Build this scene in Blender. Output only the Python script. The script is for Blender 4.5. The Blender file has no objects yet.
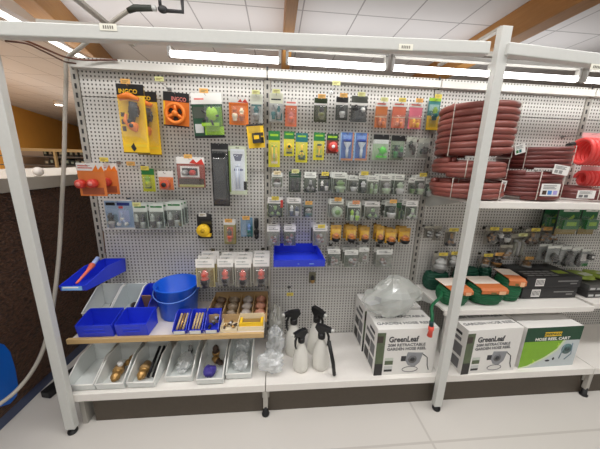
import bpy, math, random
from mathutils import Vector, Matrix, Euler, noise
random.seed(7)
SC = bpy.context.scene
COL = SC.collection
PI = math.pi
# ------------------------------------------------------------------ camera model (calibrated on the shelving bays, 1 bay = 1 m)
CAM = Vector((1.0526, -1.5976, 1.3845))
YAW, PITCH, ROLL, FPX = -.0945, .2325, -.0273, 259.48
_r0 = Vector((math.cos(YAW), math.sin(YAW), 0)); _fh = Vector((-math.sin(YAW), math.cos(YAW), 0)); _z = Vector((0, 0, 1))
FW = _fh * math.cos(PITCH) - _z * math.sin(PITCH); _u0 = _fh * math.sin(PITCH) + _z * math.cos(PITCH)
RT = _r0 * math.cos(ROLL) - _u0 * math.sin(ROLL); UP = _r0 * math.sin(ROLL) + _u0 * math.cos(ROLL)
def ray(px, py): return FW + RT * ((px - 300) / FPX) - UP * ((py - 224.5) / FPX)
def onY(px, py, y): d = ray(px, py); return CAM + d * ((y - CAM.y) / d.y)
def onZ(px, py, z): d = ray(px, py); return CAM + d * ((z - CAM.z) / d.z)
def onX(px, py, x): d = ray(px, py); return CAM + d * ((x - CAM.x) / d.x)
def prj(p):
    d = Vector(p) - CAM; w = d.dot(FW); return 300 + FPX * d.dot(RT) / w, 224.5 - FPX * d.dot(UP) / w
def z_at(x, y, py):                                   # height at which the vertical through (x, y) passes image row py
    lo, hi = -1.0, 3.5
    for _ in range(40):
        m = (lo + hi) / 2
        if prj((x, y, m))[1] > py: lo = m
        else: hi = m
    return (lo + hi) / 2

# ------------------------------------------------------------------ materials
def lin(c):
    return tuple(((v / 255) / 12.92 if v / 255 <= .04045 else ((v / 255 + .055) / 1.055) ** 2.4) for v in c) + (1,)
_M = {}
def mat(c, rough=.5, metal=0., var=.06, spec=.5, bump=0., scale=60., name=None):
    k = (tuple(c), rough, metal, var, spec, bump, scale)
    if k in _M: return _M[k]
    m = bpy.data.materials.new(name or 'surface_%d_%d_%d' % tuple(c)); m.use_nodes = True
    nt = m.node_tree; b = nt.nodes['Principled BSDF']
    b.inputs['Roughness'].default_value = rough; b.inputs['Metallic'].default_value = metal
    b.inputs['Specular IOR Level'].default_value = spec
    L = lin(c)
    tc = nt.nodes.new('ShaderNodeTexCoord'); nz = nt.nodes.new('ShaderNodeTexNoise'); nz.inputs['Scale'].default_value = scale
    nt.links.new(tc.outputs['Object'], nz.inputs['Vector'])
    mx = nt.nodes.new('ShaderNodeMix'); mx.data_type = 'RGBA'
    mx.inputs[6].default_value = tuple(v * (1 - var) for v in L[:3]) + (1,)
    mx.inputs[7].default_value = tuple(min(1, v * (1 + var)) for v in L[:3]) + (1,)
    nt.links.new(nz.outputs['Fac'], mx.inputs[0]); nt.links.new(mx.outputs[2], b.inputs['Base Color'])
    if bump:
        bp = nt.nodes.new('ShaderNodeBump'); bp.inputs['Strength'].default_value = bump; bp.inputs['Distance'].default_value = .003
        nt.links.new(nz.outputs['Fac'], bp.inputs['Height']); nt.links.new(bp.outputs['Normal'], b.inputs['Normal'])
    _M[k] = m
    return m
def M_(c, **k): return mat(c, **k)

def clear_mat(name, tint=(235, 240, 240), clear=.6, gloss=.2, scale=40., bump=.6, rough=.15):
    m = bpy.data.materials.new(name); m.use_nodes = True; nt = m.node_tree; nt.nodes.clear()
    out = nt.nodes.new('ShaderNodeOutputMaterial')
    tr = nt.nodes.new('ShaderNodeBsdfTransparent'); df = nt.nodes.new('ShaderNodeBsdfDiffuse'); gl = nt.nodes.new('ShaderNodeBsdfGlossy')
    df.inputs['Color'].default_value = lin(tint); gl.inputs['Roughness'].default_value = rough
    tc = nt.nodes.new('ShaderNodeTexCoord'); nz = nt.nodes.new('ShaderNodeTexNoise'); nz.inputs['Scale'].default_value = scale; nz.inputs['Detail'].default_value = 4
    bp = nt.nodes.new('ShaderNodeBump'); bp.inputs['Strength'].default_value = bump; bp.inputs['Distance'].default_value = .01
    nt.links.new(tc.outputs['Object'], nz.inputs['Vector']); nt.links.new(nz.outputs['Fac'], bp.inputs['Height'])
    nt.links.new(bp.outputs['Normal'], gl.inputs['Normal']); nt.links.new(bp.outputs['Normal'], df.inputs['Normal'])
    a = nt.nodes.new('ShaderNodeMixShader'); b = nt.nodes.new('ShaderNodeMixShader')
    a.inputs[0].default_value = gloss / max(1e-3, 1 - clear); b.inputs[0].default_value = 1 - clear
    nt.links.new(df.outputs[0], a.inputs[1]); nt.links.new(gl.outputs[0], a.inputs[2])
    nt.links.new(tr.outputs[0], b.inputs[1]); nt.links.new(a.outputs[0], b.inputs[2]); nt.links.new(b.outputs[0], out.inputs['Surface'])
    return m
BLISTER = clear_mat('clear_blister', (235, 238, 236), .84, .10, 30, .3, .12)
BAG = clear_mat('clear_bag_film', (236, 240, 240), .48, .17, 45, 1., .2)
MILKY = clear_mat('milky_bag_film', (228, 228, 220), .22, .16, 22, .8, .25)
BINCLEAR = clear_mat('frosted_bin_plastic', (220, 228, 230), .25, .12, 10, .1, .25)

def emit_mat(name, c, s):
    m = bpy.data.materials.new(name); m.use_nodes = True; nt = m.node_tree; nt.nodes.clear()
    e = nt.nodes.new('ShaderNodeEmission'); e.inputs[0].default_value = c + (1,); e.inputs[1].default_value = s
    o = nt.nodes.new('ShaderNodeOutputMaterial'); nt.links.new(e.outputs[0], o.inputs[0])
    return m

def node_mat(name):
    m = bpy.data.materials.new(name); m.use_nodes = True
    return m, m.node_tree, m.node_tree.nodes['Principled BSDF']
def mth(nt, op, a, b=None):
    n = nt.nodes.new('ShaderNodeMath'); n.operation = op
    for i, v in enumerate((a, b)):
        if v is None: continue
        if isinstance(v, (int, float)): n.inputs[i].default_value = v
        else: nt.links.new(v, n.inputs[i])
    return n.outputs[0]
def position(nt):
    g = nt.nodes.new('ShaderNodeNewGeometry'); s = nt.nodes.new('ShaderNodeSeparateXYZ'); nt.links.new(g.outputs['Position'], s.inputs[0])
    return s.outputs
def mixcol(nt, fac, a, b):
    mx = nt.nodes.new('ShaderNodeMix'); mx.data_type = 'RGBA'
    for i, v in ((6, a), (7, b)):
        if isinstance(v, tuple): mx.inputs[i].default_value = v
        else: nt.links.new(v, mx.inputs[i])
    nt.links.new(fac, mx.inputs[0])
    return mx.outputs[2]

def pegboard_material():
    m, nt, b = node_mat('perforated_steel')
    p = position(nt)
    P = .02
    fx = mth(nt, 'ABSOLUTE', mth(nt, 'SUBTRACT', mth(nt, 'FRACT', mth(nt, 'DIVIDE', mth(nt, 'ADD', p[0], 9.99), P)), .5))
    fz = mth(nt, 'ABSOLUTE', mth(nt, 'SUBTRACT', mth(nt, 'FRACT', mth(nt, 'DIVIDE', mth(nt, 'ADD', p[2], 9.99), P)), .5))
    hole = mth(nt, 'MULTIPLY', mth(nt, 'LESS_THAN', fx, .19), mth(nt, 'LESS_THAN', fz, .23))
    c = mixcol(nt, hole, lin((212, 210, 205)), lin((62, 58, 54)))
    nt.links.new(c, b.inputs['Base Color']); b.inputs['Roughness'].default_value = .45
    return m
def grid_material(name, base, line, sx, sz, ox, oz, w, axis=(0, 1), rough=.8):
    m, nt, b = node_mat(name); p = position(nt)
    def l(o, s, off): return mth(nt, 'LESS_THAN', mth(nt, 'FRACT', mth(nt, 'DIVIDE', mth(nt, 'ADD', o, 100 * s - off + w / 2), s)), w / s)
    g = mth(nt, 'MAXIMUM', l(p[axis[0]], sx, ox), l(p[axis[1]], sz, oz))
    nz = nt.nodes.new('ShaderNodeTexNoise'); nz.inputs['Scale'].default_value = 1.4
    ge = nt.nodes.new('ShaderNodeNewGeometry'); nt.links.new(ge.outputs['Position'], nz.inputs['Vector'])
    bc = mixcol(nt, nz.outputs['Fac'], tuple(v * .94 for v in lin(base)[:3]) + (1,), tuple(min(1, v * 1.05) for v in lin(base)[:3]) + (1,))
    nt.links.new(mixcol(nt, g, bc, lin(line)), b.inputs['Base Color']); b.inputs['Roughness'].default_value = rough
    return m
def wood_material(name, c1, c2, scale=(3, 40, 40), rough=.5):
    m, nt, b = node_mat(name)
    tc = nt.nodes.new('ShaderNodeTexCoord'); mp = nt.nodes.new('ShaderNodeMapping'); mp.inputs['Scale'].default_value = scale
    nz = nt.nodes.new('ShaderNodeTexNoise'); nz.inputs['Scale'].default_value = 1.5; nz.inputs['Detail'].default_value = 6
    nt.links.new(tc.outputs['Object'], mp.inputs[0]); nt.links.new(mp.outputs[0], nz.inputs['Vector'])
    nt.links.new(mixcol(nt, nz.outputs['Fac'], lin(c1), lin(c2)), b.inputs['Base Color']); b.inputs['Roughness'].default_value = rough
    return m
def woven_material():
    m, nt, b = node_mat('woven_brown_panel')
    p = position(nt)
    w = nt.nodes.new('ShaderNodeTexVoronoi'); w.inputs['Scale'].default_value = 1
    cb = nt.nodes.new('ShaderNodeCombineXYZ')
    nt.links.new(mth(nt, 'MULTIPLY', p[1], 55), cb.inputs[0]); nt.links.new(mth(nt, 'MULTIPLY', p[2], 120), cb.inputs[1])
    nt.links.new(cb.outputs[0], w.inputs['Vector'])
    nt.links.new(mixcol(nt, mth(nt, 'MULTIPLY', w.outputs['Distance'], 1.1), lin((92, 60, 40)), lin((42, 26, 18))), b.inputs['Base Color'])
    bp = nt.nodes.new('ShaderNodeBump'); bp.inputs['Strength'].default_value = .8; bp.inputs['Distance'].default_value = .01
    nt.links.new(w.outputs['Distance'], bp.inputs['Height']); nt.links.new(bp.outputs['Normal'], b.inputs['Normal'])
    b.inputs['Roughness'].default_value = .6
    return m
PEG = pegboard_material()
WHITE_STEEL = mat((206, 207, 203), .35, 0, .03, name='white_powder_coat')
GREY_STEEL = mat((176, 172, 164), .4, 0, .04, name='grey_powder_coat')
SHELF_W = mat((232, 228, 222), .35, 0, .03, name='shelf_white')
CHROME = mat((190, 190, 188), .25, 1, .05, name='zinc_wire')
BLACK = mat((22, 22, 24), .45, 0, .1); DARK = mat((46, 46, 48), .5, 0, .1)
WHITE = mat((238, 236, 232), .5, 0, .03); PAPER = mat((232, 230, 226), .7, 0, .04)
BLUE = mat((40, 62, 214), .35, 0, .06); BUCKET = mat((12, 92, 214), .35, 0, .06)
BRASS = mat((186, 146, 88), .35, .6, .2, scale=120); TAN = mat((172, 138, 92), .4, .3, .25, scale=90); BROWN = mat((70, 52, 40), .6, 0, .2)
RED = mat((205, 60, 48), .4, 0, .08); ORANGE = mat((236, 128, 40), .5, 0, .06); YELLOW = mat((245, 200, 40), .5, 0, .05)
LIME = mat((150, 196, 50), .5, 0, .1); GREEN = mat((40, 120, 60), .5, 0, .1); DKGREEN = mat((24, 70, 46), .55, 0, .1)
TEAL = mat((30, 110, 112), .5, 0, .1); SKY = mat((70, 130, 200), .5, 0, .1); GREY = mat((150, 150, 148), .45, 0, .08)
LTGREY = mat((198, 200, 198), .45, 0, .05); CREAM = mat((236, 222, 190), .5, 0, .05); PINK = mat((226, 130, 120), .5, 0, .06)
LBL_Y = mat((226, 206, 84), .6, 0, .05); LBL_O = mat((232, 176, 96), .6, 0, .05); LBL_G = mat((214, 216, 150), .6, 0, .05)

# ------------------------------------------------------------------ mesh builder
class MB:
    def __init__(s): s.v = []; s.f = []; s.mi = []; s.mats = []; s.sm = []; s.smooth = False
    def m(s, m):
        if m not in s.mats: s.mats.append(m)
        s.cur = s.mats.index(m); return s
    def add(s, vs, fs, smooth=False, X=None):
        b = len(s.v)
        s.v += [tuple(X @ Vector(v)) for v in vs] if X else [tuple(v) for v in vs]
        for f in fs: s.f.append([b + i for i in f]); s.mi.append(s.cur); s.sm.append(smooth)
        return s
    def box(s, lo, hi, X=None):
        (a, b, c), (d, e, f) = lo, hi
        return s.add([(a, b, c), (d, b, c), (d, e, c), (a, e, c), (a, b, f), (d, b, f), (d, e, f), (a, e, f)],
                     [(0, 3, 2, 1), (4, 5, 6, 7), (0, 1, 5, 4), (1, 2, 6, 5), (2, 3, 7, 6), (3, 0, 4, 7)], False, X)
    def prism(s, pts, a, b, axis='y', X=None):
        n = len(pts)
        P = {'y': lambda u, w, t: (u, t, w), 'x': lambda u, w, t: (t, u, w), 'z': lambda u, w, t: (u, w, t)}[axis]
        vs = [P(u, w, a) for u, w in pts] + [P(u, w, b) for u, w in pts]
        fs = [list(range(n)), list(range(2 * n - 1, n - 1, -1))] + [[i, n + i, n + (i + 1) % n, (i + 1) % n] for i in range(n)]
        return s.add(vs, fs, False, X)
    def lathe(s, prof, o=(0, 0, 0), axis='z', seg=16, X=None, cap=True):
        vs = []; fs = []; n = len(prof)
        for r, h in prof:
            for k in range(seg):
                a = 2 * PI * k / seg; x, y = r * math.cos(a), r * math.sin(a)
                p = {'z': (x, y, h), 'y': (x, h, y), 'x': (h, x, y)}[axis]
                vs.append((p[0] + o[0], p[1] + o[1], p[2] + o[2]))
        for i in range(n - 1):
            for k in range(seg):
                fs.append([i * seg + k, i * seg + (k + 1) % seg, (i + 1) * seg + (k + 1) % seg, (i + 1) * seg + k])
        if cap: fs += [list(range(seg - 1, -1, -1)), [(n - 1) * seg + k for k in range(seg)]]
        return s.add(vs, fs, True, X)
    def cyl(s, p0, p1, r, r2=None, seg=14):
        p0, p1 = Vector(p0), Vector(p1); d = p1 - p0; q = d.to_track_quat('Z', 'Y').to_matrix().to_4x4(); q.translation = p0
        return s.lathe([(r, 0), (r if r2 is None else r2, d.length)], seg=seg, X=q)
    def tube(s, pts, r, seg=8, closed=False):
        pts = [Vector(p) for p in pts]; n = len(pts); vs = []; fs = []; N = None
        for i, p in enumerate(pts):
            t = ((pts[(i + 1) % n] - pts[i - 1]) if closed or 0 < i < n - 1 else (pts[1] - pts[0] if i == 0 else pts[-1] - pts[-2])).normalized()
            if N is None: N = t.orthogonal().normalized()
            N = (N - t * N.dot(t)).normalized(); Bn = t.cross(N); rr = r[i] if isinstance(r, (list, tuple)) else r
            vs += [p + (N * math.cos(2 * PI * k / seg) + Bn * math.sin(2 * PI * k / seg)) * rr for k in range(seg)]
        for i in range(n if closed else n - 1):
            j = (i + 1) % n
            for k in range(seg): fs.append([i * seg + k, i * seg + (k + 1) % seg, j * seg + (k + 1) % seg, j * seg + k])
        if not closed: fs += [list(range(seg - 1, -1, -1)), [(n - 1) * seg + k for k in range(seg)]]
        return s.add(vs, fs, True)
    def ball(s, c, r, seg=14, rings=8, X=None, fn=None, smooth=True):
        r = (r, r, r) if isinstance(r, (int, float)) else r; vs = [(0, 0, -1)]; fs = []
        for i in range(1, rings):
            a = -PI / 2 + PI * i / rings
            vs += [(math.cos(a) * math.cos(2 * PI * k / seg), math.cos(a) * math.sin(2 * PI * k / seg), math.sin(a)) for k in range(seg)]
        vs.append((0, 0, 1)); L = len(vs) - 1
        for k in range(seg):
            k2 = (k + 1) % seg; fs.append([0, 1 + k2, 1 + k])
            for i in range(rings - 2): fs.append([1 + i * seg + k, 1 + i * seg + k2, 1 + (i + 1) * seg + k2, 1 + (i + 1) * seg + k])
            fs.append([1 + (rings - 2) * seg + k, 1 + (rings - 2) * seg + k2, L])
        if fn: vs = [fn(Vector(v)) for v in vs]
        return s.add([(c[0] + v[0] * r[0], c[1] + v[1] * r[1], c[2] + v[2] * r[2]) for v in vs], fs, smooth, X)
    def text(s, t, size, x, z, y, align='CENTER', bold=0., sx=1., X=None, fit=None):      # letters standing in the xz plane, facing -y
        cu = bpy.data.curves.new('t', 'FONT'); cu.body = t; cu.size = size; cu.align_x = align; cu.align_y = 'CENTER'; cu.extrude = .0006; cu.offset = bold; cu.resolution_u = 2
        ob = bpy.data.objects.new('t', cu); me = bpy.data.meshes.new_from_object(ob)
        if fit:
            xs = [v.co.x for v in me.vertices]; sx = fit / max(max(xs) - min(xs), 1e-6)
        vs = [(x + v.co.x * sx, y - v.co.z, z + v.co.y) for v in me.vertices]; fs = [list(p.vertices) for p in me.polygons]
        s.add(vs, fs, False, X)
        bpy.data.objects.remove(ob); bpy.data.curves.remove(cu); bpy.data.meshes.remove(me)
        return s
    def build(s, name, parent=None, loc=None, rot=None, bevel=0.):
        me = bpy.data.meshes.new(name); me.from_pydata(s.v, [], s.f)
        for m in s.mats: me.materials.append(m)
        me.polygons.foreach_set('material_index', s.mi); me.polygons.foreach_set('use_smooth', s.sm); me.update()
        o = bpy.data.objects.new(name, me); COL.objects.link(o)
        if parent is not None: o.parent = parent
        if loc is not None: o.location = loc
        if rot is not None: o.rotation_euler = rot
        if bevel:
            b = o.modifiers.new('b', 'BEVEL'); b.width = bevel; b.segments = 2; b.limit_method = 'ANGLE'
        return o
def mb(m): return MB().m(m)
def smooth(pts, n=5):
    pts = [Vector(q) for q in pts]
    out = []
    for i in range(len(pts) - 1):
        a, b_, c, d = pts[max(i - 1, 0)], pts[i], pts[i + 1], pts[min(i + 2, len(pts) - 1)]
        for k in range(n):
            u = k / n; out.append(.5 * ((2 * b_) + (c - a) * u + (2 * a - 5 * b_ + 4 * c - d) * u * u + (3 * b_ - a - 3 * c + d) * u ** 3))
    return out + [pts[-1]]
def tag(o, label, cat, group=None, kind=None):
    o['label'] = label; o['category'] = cat
    if group: o['group'] = group
    if kind: o['kind'] = kind
    return o
def thing(name, label, cat, loc=(0, 0, 0), rz=0., group=None, rot=None):
    o = bpy.data.objects.new(name, None); o.empty_display_size = .05; COL.objects.link(o); o.location = loc
    o.rotation_euler = rot if rot else (0, 0, rz)
    return tag(o, label, cat, group)
def struct(b, name, **k):
    o = b.build(name, **k); o['kind'] = 'structure'; return o
def dup(src, loc, label=None, rz=None, group=None):
    c = src.copy(); COL.objects.link(c); c.location = loc
    if label: c['label'] = label
    if group: c['group'] = group
    if rz is not None: c.rotation_euler = (src.rotation_euler.x, src.rotation_euler.y, rz)
    for ch in list(src.children):
        d = ch.copy(); COL.objects.link(d); d.parent = c
        for g in list(ch.children):
            e = g.copy(); COL.objects.link(e); e.parent = d
    return c

# ------------------------------------------------------------------ the room
CEIL = 3.3
FLOOR_M = grid_material('vinyl_floor', (207, 203, 197), (190, 185, 179), 2.4, 1.55, 1.86, -.62, .012, rough=.42)
CEIL_M = grid_material('ceiling_panels', (214, 210, 208), (158, 154, 152), .72, 1.2, 2.1, 2.28, .018)
struct(mb(FLOOR_M).box((-14, -5, -.1), (9, 24, 0)), 'floor')
struct(mb(CEIL_M).box((-14, -5, CEIL), (9, 24, CEIL + .1)), 'ceiling')
ORANGE_WALL = mat((236, 170, 74), .8, 0, .05, name='ochre_paint', scale=2)
A0, A1 = Vector((-6.98, 3.5, 0)), Vector((-13.6, 22.9, 0)); dW = (A1 - A0).normalized(); nW = Vector((-dW.y, dW.x, 0))
X4 = Matrix(((dW.x, nW.x, 0, A0.x), (dW.y, nW.y, 0, A0.y), (0, 0, 1, 0), (0, 0, 0, 1)))
struct(mb(ORANGE_WALL).box((-6, 0, 0), ((A1 - A0).length, .12, CEIL), X=X4), 'wall_left')
struct(mb(mat((214, 208, 200), .85, name='plaster')).box((-14, 23.9, 0), (9, 24, CEIL)), 'wall_back')
struct(mb(mat((214, 208, 200), .85, name='plaster')).box((8.9, -5, 0), (9, 24, CEIL)), 'wall_right')
BEAM = wood_material('glulam_timber', (186, 136, 76), (158, 108, 54), (40, 3, 40))
for i, (x0, x1, y0, rz) in enumerate(((1.14, 1.27, .8, 0), (3.98, 4.20, .8, 0), (-1.51, -1.29, 1.0, .25))):
    struct(mb(BEAM).box((-(x1 - x0) / 2, 0, -.32), ((x1 - x0) / 2, 14, 0)), 'beam_%d' % (i + 1), loc=((x0 + x1) / 2, y0, CEIL - .0), rot=(0, 0, rz), bevel=.01)

# ------------------------------------------------------------------ shelving: uprights, perforated panels, posts, header
SIDE = {0: 'at the open end by the brown display', 1: 'between the first two perforated bays', 2: 'behind the front post with hose stacks', 3: 'beyond the stacked garden hoses'}
for i in range(4):
    b = mb(GREY_STEEL).box((i - .018, -.004, 0), (i + .018, .03, 1.885)); b.m(DARK)
    for k in range(37): b.box((i - .005, -.0052, .25 + k * .045), (i + .005, -.0035, .275 + k * .045))
    tag(b.build('slotted_upright'), 'grey slotted steel upright ' + SIDE[i], 'upright')
BAYN = {0: 'hung with yellow and orange packs above blue bins', 1: 'hung with rows of green packs and hose connectors', 2: 'behind the stacked brown garden hoses', 3: 'behind the red spiral hoses'}
SEAMS = [0.0, .57, .95, 1.33, 1.70, 1.888]
for i in range(4):
    t = thing('pegboard', 'white perforated steel back panel ' + BAYN[i], 'pegboard', (i + .5, 0, 0))
    for a, c in zip(SEAMS, SEAMS[1:]):
        mb(PEG).box((-.479, .0, a + .0015), (.479, .022, c - .0015)).build('perforated_panel', t)
TRIM = mat((214, 212, 206), .4, 0, .03, name='trim_steel')
for i in range(4):
    b = mb(TRIM).box((i + .003, -.032, 1.829), (i + .997, -.006, 1.868))
    b.box((i + .003, -.036, 1.829), (i + .997, -.032, 1.835))
    tag(b.build('top_rail', bevel=.003), 'pale steel rail over the board ' + BAYN[i], 'rail')
# front posts
def post(x, top, label, y=-.456, w=.046):
    t = thing('front_post', label, 'post', (x, y, 0))
    mb(WHITE_STEEL).prism([(-w / 2, 0), (w / 2, 0), (w / 2, .031), (w / 2 - .012, .031), (w / 2 - .012, .004), (-w / 2 + .004, .004), (-w / 2 + .004, .031), (-w / 2, .031)], .03, top, 'z').build('column_profile', t, bevel=.003)
    mb(BLACK).lathe([(.02, 0), (.022, .006), (.022, .012), (.008, .014), (.008, .032)], (0, .014, 0)).build('levelling_foot', t)
    return t
post(onY(43, 310, -.456).x, 1.85, 'white steel front post beside the brown display and grey hose')
p2 = post(onY(475, 207, -.456).x, 1.955, 'white steel front post standing before the brown hose stack')
# header beams
def header(x0, z0, x1, z1, label):
    L = x1 - x0; t = thing('header_beam', label, 'beam', (x0, -.470, z0), rot=(0, -math.atan2(z1 - z0, L), 0))
    mb(WHITE_STEEL).prism([(0, 0), (.04, 0), (.04, .047), (0, .047)], 0, L, 'x').build('beam_profile', t, bevel=.004)
    return t
h1 = header(-.5, 1.776, 1.925, 1.842, 'long white steel header beam over the two pegboard bays')
h2 = header(2.0, 1.845, 4.1, 1.765, 'white steel header beam continuing past the post over the hoses')
def label_sticker(parent, px, py, wpx, txt):
    p = onY(px, py, -.472); q = parent.matrix_basis.inverted() @ p; w = wpx / 240
    b = mb(mat((240, 238, 224), .6, 0, .02)).box((q.x - w / 2, -.0015, q.z - .011), (q.x + w / 2, -.0002, q.z + .011)); b.m(mat((120, 116, 108), .6))
    for k in range(5): b.box((q.x - w * .3 + k * w * .13, -.0022, q.z - .005), (q.x - w * .3 + k * w * .13 + w * .07, -.0014, q.z + .005))
    b.build('number_sticker', parent)
for px, py, t, par in ((108, 27, '0001', h1), (406, 47, '0002', h1), (597, 67, '0003', h2)): label_sticker(par, px, py, 14, t)

# ------------------------------------------------------------------ tube lamps behind the header
TUBE = emit_mat('fluorescent_tube', (1, .985, .95), 10.0)
FIX = mat((150, 148, 144), .4, 0, .03, name='lamp_housing')
TX = [(.552, 1.072), (1.095, 1.598), (1.62, 2.155), (2.195, 2.66), (2.69, 3.2)]
TL = ['starting beside the open end', 'over the middle of the pegboard', 'just before the tall front post', 'just past the tall front post', 'farthest along over the hoses']
for (a, c), l in zip(TX, TL):
    t = thing('tube_lamp', 'lit white tube lamp under the header ' + l, 'lamp', ((a + c) / 2, -.2, 1.86), group='tube lamps along the header')
    h = (c - a) / 2
    mb(TUBE).cyl((-h + .012, 0, 0), (h - .012, 0, 0), .014, seg=16).build('glass_tube', t)
    mb(FIX).box((-h, -.018, .046), (h, .018, .066)).build('lamp_housing', t, bevel=.004)
    for e in (-h, h - .012): mb(FIX).box((e, -.012, -.014), (e + .012, .012, .046)).build('end_holder', t)
    for e in (-h * .6, h * .6): mb(CHROME).box((e - .008, -.010, .066), (e + .008, .010, .0745)).build('hanging_clip', t)
b = mb(GREY_STEEL).box((.02, -.215, 1.935), (4.0, -.185, 1.957))
tag(b.build('lamp_rail'), 'grey steel rail carrying the row of tube lamps', 'rail')
b = mb(GREY_STEEL)
for x in (.3, 2.0, 3.6):
    o = mb(GREY_STEEL).box((x - .012, -.42, 1.9575), (x + .012, .02, 1.97)).build('lamp_bracket')
    tag(o, {.3: 'thin grey arm holding the lamp rail at the open end', 2.0: 'thin grey arm holding the lamp rail by the tall post', 3.6: 'thin grey arm holding the lamp rail above the red hoses'}[x], 'bracket')

# ------------------------------------------------------------------ base shelves, legs, wooden shelf, wall shelves
DECK = .211
BL = ['carrying the white storage bins', 'carrying spray bottles and a hose reel box', 'carrying two hose reel boxes side by side', 'empty beyond the green hose reel box']
for i in range(4):
    t = thing('base_shelf', 'white steel base shelf ' + BL[i], 'shelf', (i, 0, DECK))
    mb(SHELF_W).box((.002, -.412, -.012), (.998, -.005, 0)).build('deck', t)
    mb(SHELF_W).box((.002, -.423, -.045), (.998, -.411, 0)).box((.002, -.411, -.045), (.998, -.39, -.039)).build('front_lip', t, bevel=.004)
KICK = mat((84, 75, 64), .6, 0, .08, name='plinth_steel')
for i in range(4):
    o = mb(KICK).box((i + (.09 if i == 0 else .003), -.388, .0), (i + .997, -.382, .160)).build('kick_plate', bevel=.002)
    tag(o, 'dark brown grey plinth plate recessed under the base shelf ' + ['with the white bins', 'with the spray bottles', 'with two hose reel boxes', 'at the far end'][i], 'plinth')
for i in range(4):
    if i in (0, 2): continue
    t = thing('support_stand', {1: 'steel base leg with black foot under the middle of the bottom shelf', 3: 'steel base leg with black foot under the end of the hose boxes'}[i], 'leg', (i, 0, 0))
    mb(GREY_STEEL).box((-.02, -.3975, .10), (.02, -.389, .165)).box((-.013, -.420, .05), (.013, -.396, .165)).build('leg_bracket', t, bevel=.003)
    mb(BLACK).lathe([(.02, 0), (.022, .008), (.015, .014), (.012, .06)], (0, -.41, 0)).build('levelling_foot', t)
mk = mat((120, 112, 100), .5, 0, .05)
o = mb(GREY_STEEL).prism([(-.40, .0), (-.20, .0), (-.20, .16), (-.40, .16)], -.012, .012, 'x').build('end_bracket')
o.location = (.045, 0, 0); tag(o, 'grey steel end bracket under the bottom shelf by the brown display', 'bracket')
WS = .485
WOODEDGE = wood_material('pine_edge', (206, 176, 126), (182, 148, 98), (4, 60, 60)); WTOP = mat((222, 214, 204), .5, 0, .04)
t = thing('wooden_shelf', 'pale wooden edged shelf carrying blue bins, bucket and trays', 'shelf', (0, 0, WS))
mb(WTOP).box((.02, -.345, -.02), (.99, -.006, 0)).build('shelf_board', t)
mb(WOODEDGE).box((.0, -.362, -.026), (.99, -.345, .001)).build('front_edge', t, bevel=.002)
for x in (.03, .97): mb(GREY_STEEL).prism([(-.30, -.021), (-.006, -.021), (-.006, -.10), (-.05, -.10)], x - .002, x + .002, 'x').build('shelf_bracket', t)
US = 1.222
for i, l in ((2, 'carrying stacked brown garden hoses'), (3, 'carrying the low hose and red spirals')):
    t = thing('wall_shelf', 'white steel shelf high on the board ' + l, 'shelf', (i, 0, US))
    mb(SHELF_W).box((.012, -.40, -.012), (.99, -.006, 0)).build('shelf_board', t)
    mb(SHELF_W).box((.012, -.412, -.034), (.99, -.40, .003)).build('front_lip', t, bevel=.004)
    for x in (.018, .984): mb(WHITE_STEEL).prism([(-.34, -.012), (-.006, -.012), (-.006, -.085), (-.05, -.085)], x - .002, x + .002, 'x').build('shelf_bracket', t)
MS = .58
for i, l, f in ((2, 'carrying green flat hoses and black boxes', -.33), (3, 'carrying dark boxes beyond the green hoses', -.30)):
    t = thing('wall_shelf', 'white steel middle shelf ' + l, 'shelf', (i, 0, MS))
    mb(SHELF_W).box((.022, f, -.012), (.99, -.006, 0)).build('shelf_board', t)
    mb(SHELF_W).box((.022, f - .012, -.034), (.99, f, .003)).build('front_lip', t, bevel=.004)
    for x in (.028, .984): mb(WHITE_STEEL).prism([(f + .05, -.012), (-.006, -.012), (-.006, -.085), (-.05, -.085)], x - .002, x + .002, 'x').build('shelf_bracket', t)

# ------------------------------------------------------------------ goods hanging on the pegboard
def hook(x, z, y, txt, col=None, lw=.021):
    t = thing('hanging_hook', txt, 'hook', (x, 0, z))
    b = mb(CHROME).box((-.011, -.0045, -.008), (.011, -.001, .008)); b.tube([(0, -.003, 0), (0, y + .004, 0), (0, y - .006, .006)], .0016, 6)
    b.build('hanging_wire', t)
    if col is not None:
        mb(col).box((-lw, y - .009, .004), (lw, y - .0065, .025)).m(PAPER).box((-lw, y - .0066, .004), (lw, y - .006, .025)).m(mat((150, 130, 80), .6)).box((-.014, y - .0095, .015), (.014, y - .009, .018)).box((-.014, y - .0095, .009), (.005, y - .009, .012)).build('price_label', t)
    return t

# product shapes; each fills a box (cx, cz, w, h) with its middle at y = cy
def p_conn(b, cx, cz, w, h, cy, c1, c2):
    w *= .5; prof = [(.62, 0), (.75, .04), (.75, .22), (.95, .25), (1, .42), (.9, .5), (.62, .54), (.62, .66), (.8, .70), (.78, .84), (.45, .88), (.4, 1)]
    b.m(c1).lathe([(r * w, (q - .5) * h) for r, q in prof[:6]], (cx, cy, cz), seg=14)
    b.m(c2).lathe([(r * w, (q - .5) * h) for r, q in prof[5:]], (cx, cy, cz), seg=14)
def p_pair(b, cx, cz, w, h, cy, c1, c2):
    p_conn(b, cx - w * .25, cz, w * .42, h, cy, c1, c2); p_conn(b, cx + w * .25, cz - h * .03, w * .42, h * .9, cy, c2, c1)
def p_cap(b, cx, cz, w, h, cy, c1, c2):
    r = min(w, h) / 2
    b.m(c1).lathe([(r * .72, -.018), (r, -.012), (r, .012), (r * .8, .016)], (cx, cy, cz), 'y', 18)
    b.m(c2).lathe([(r * .5, -.022), (r * .5, -.012)], (cx, cy, cz), 'y', 14)
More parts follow.
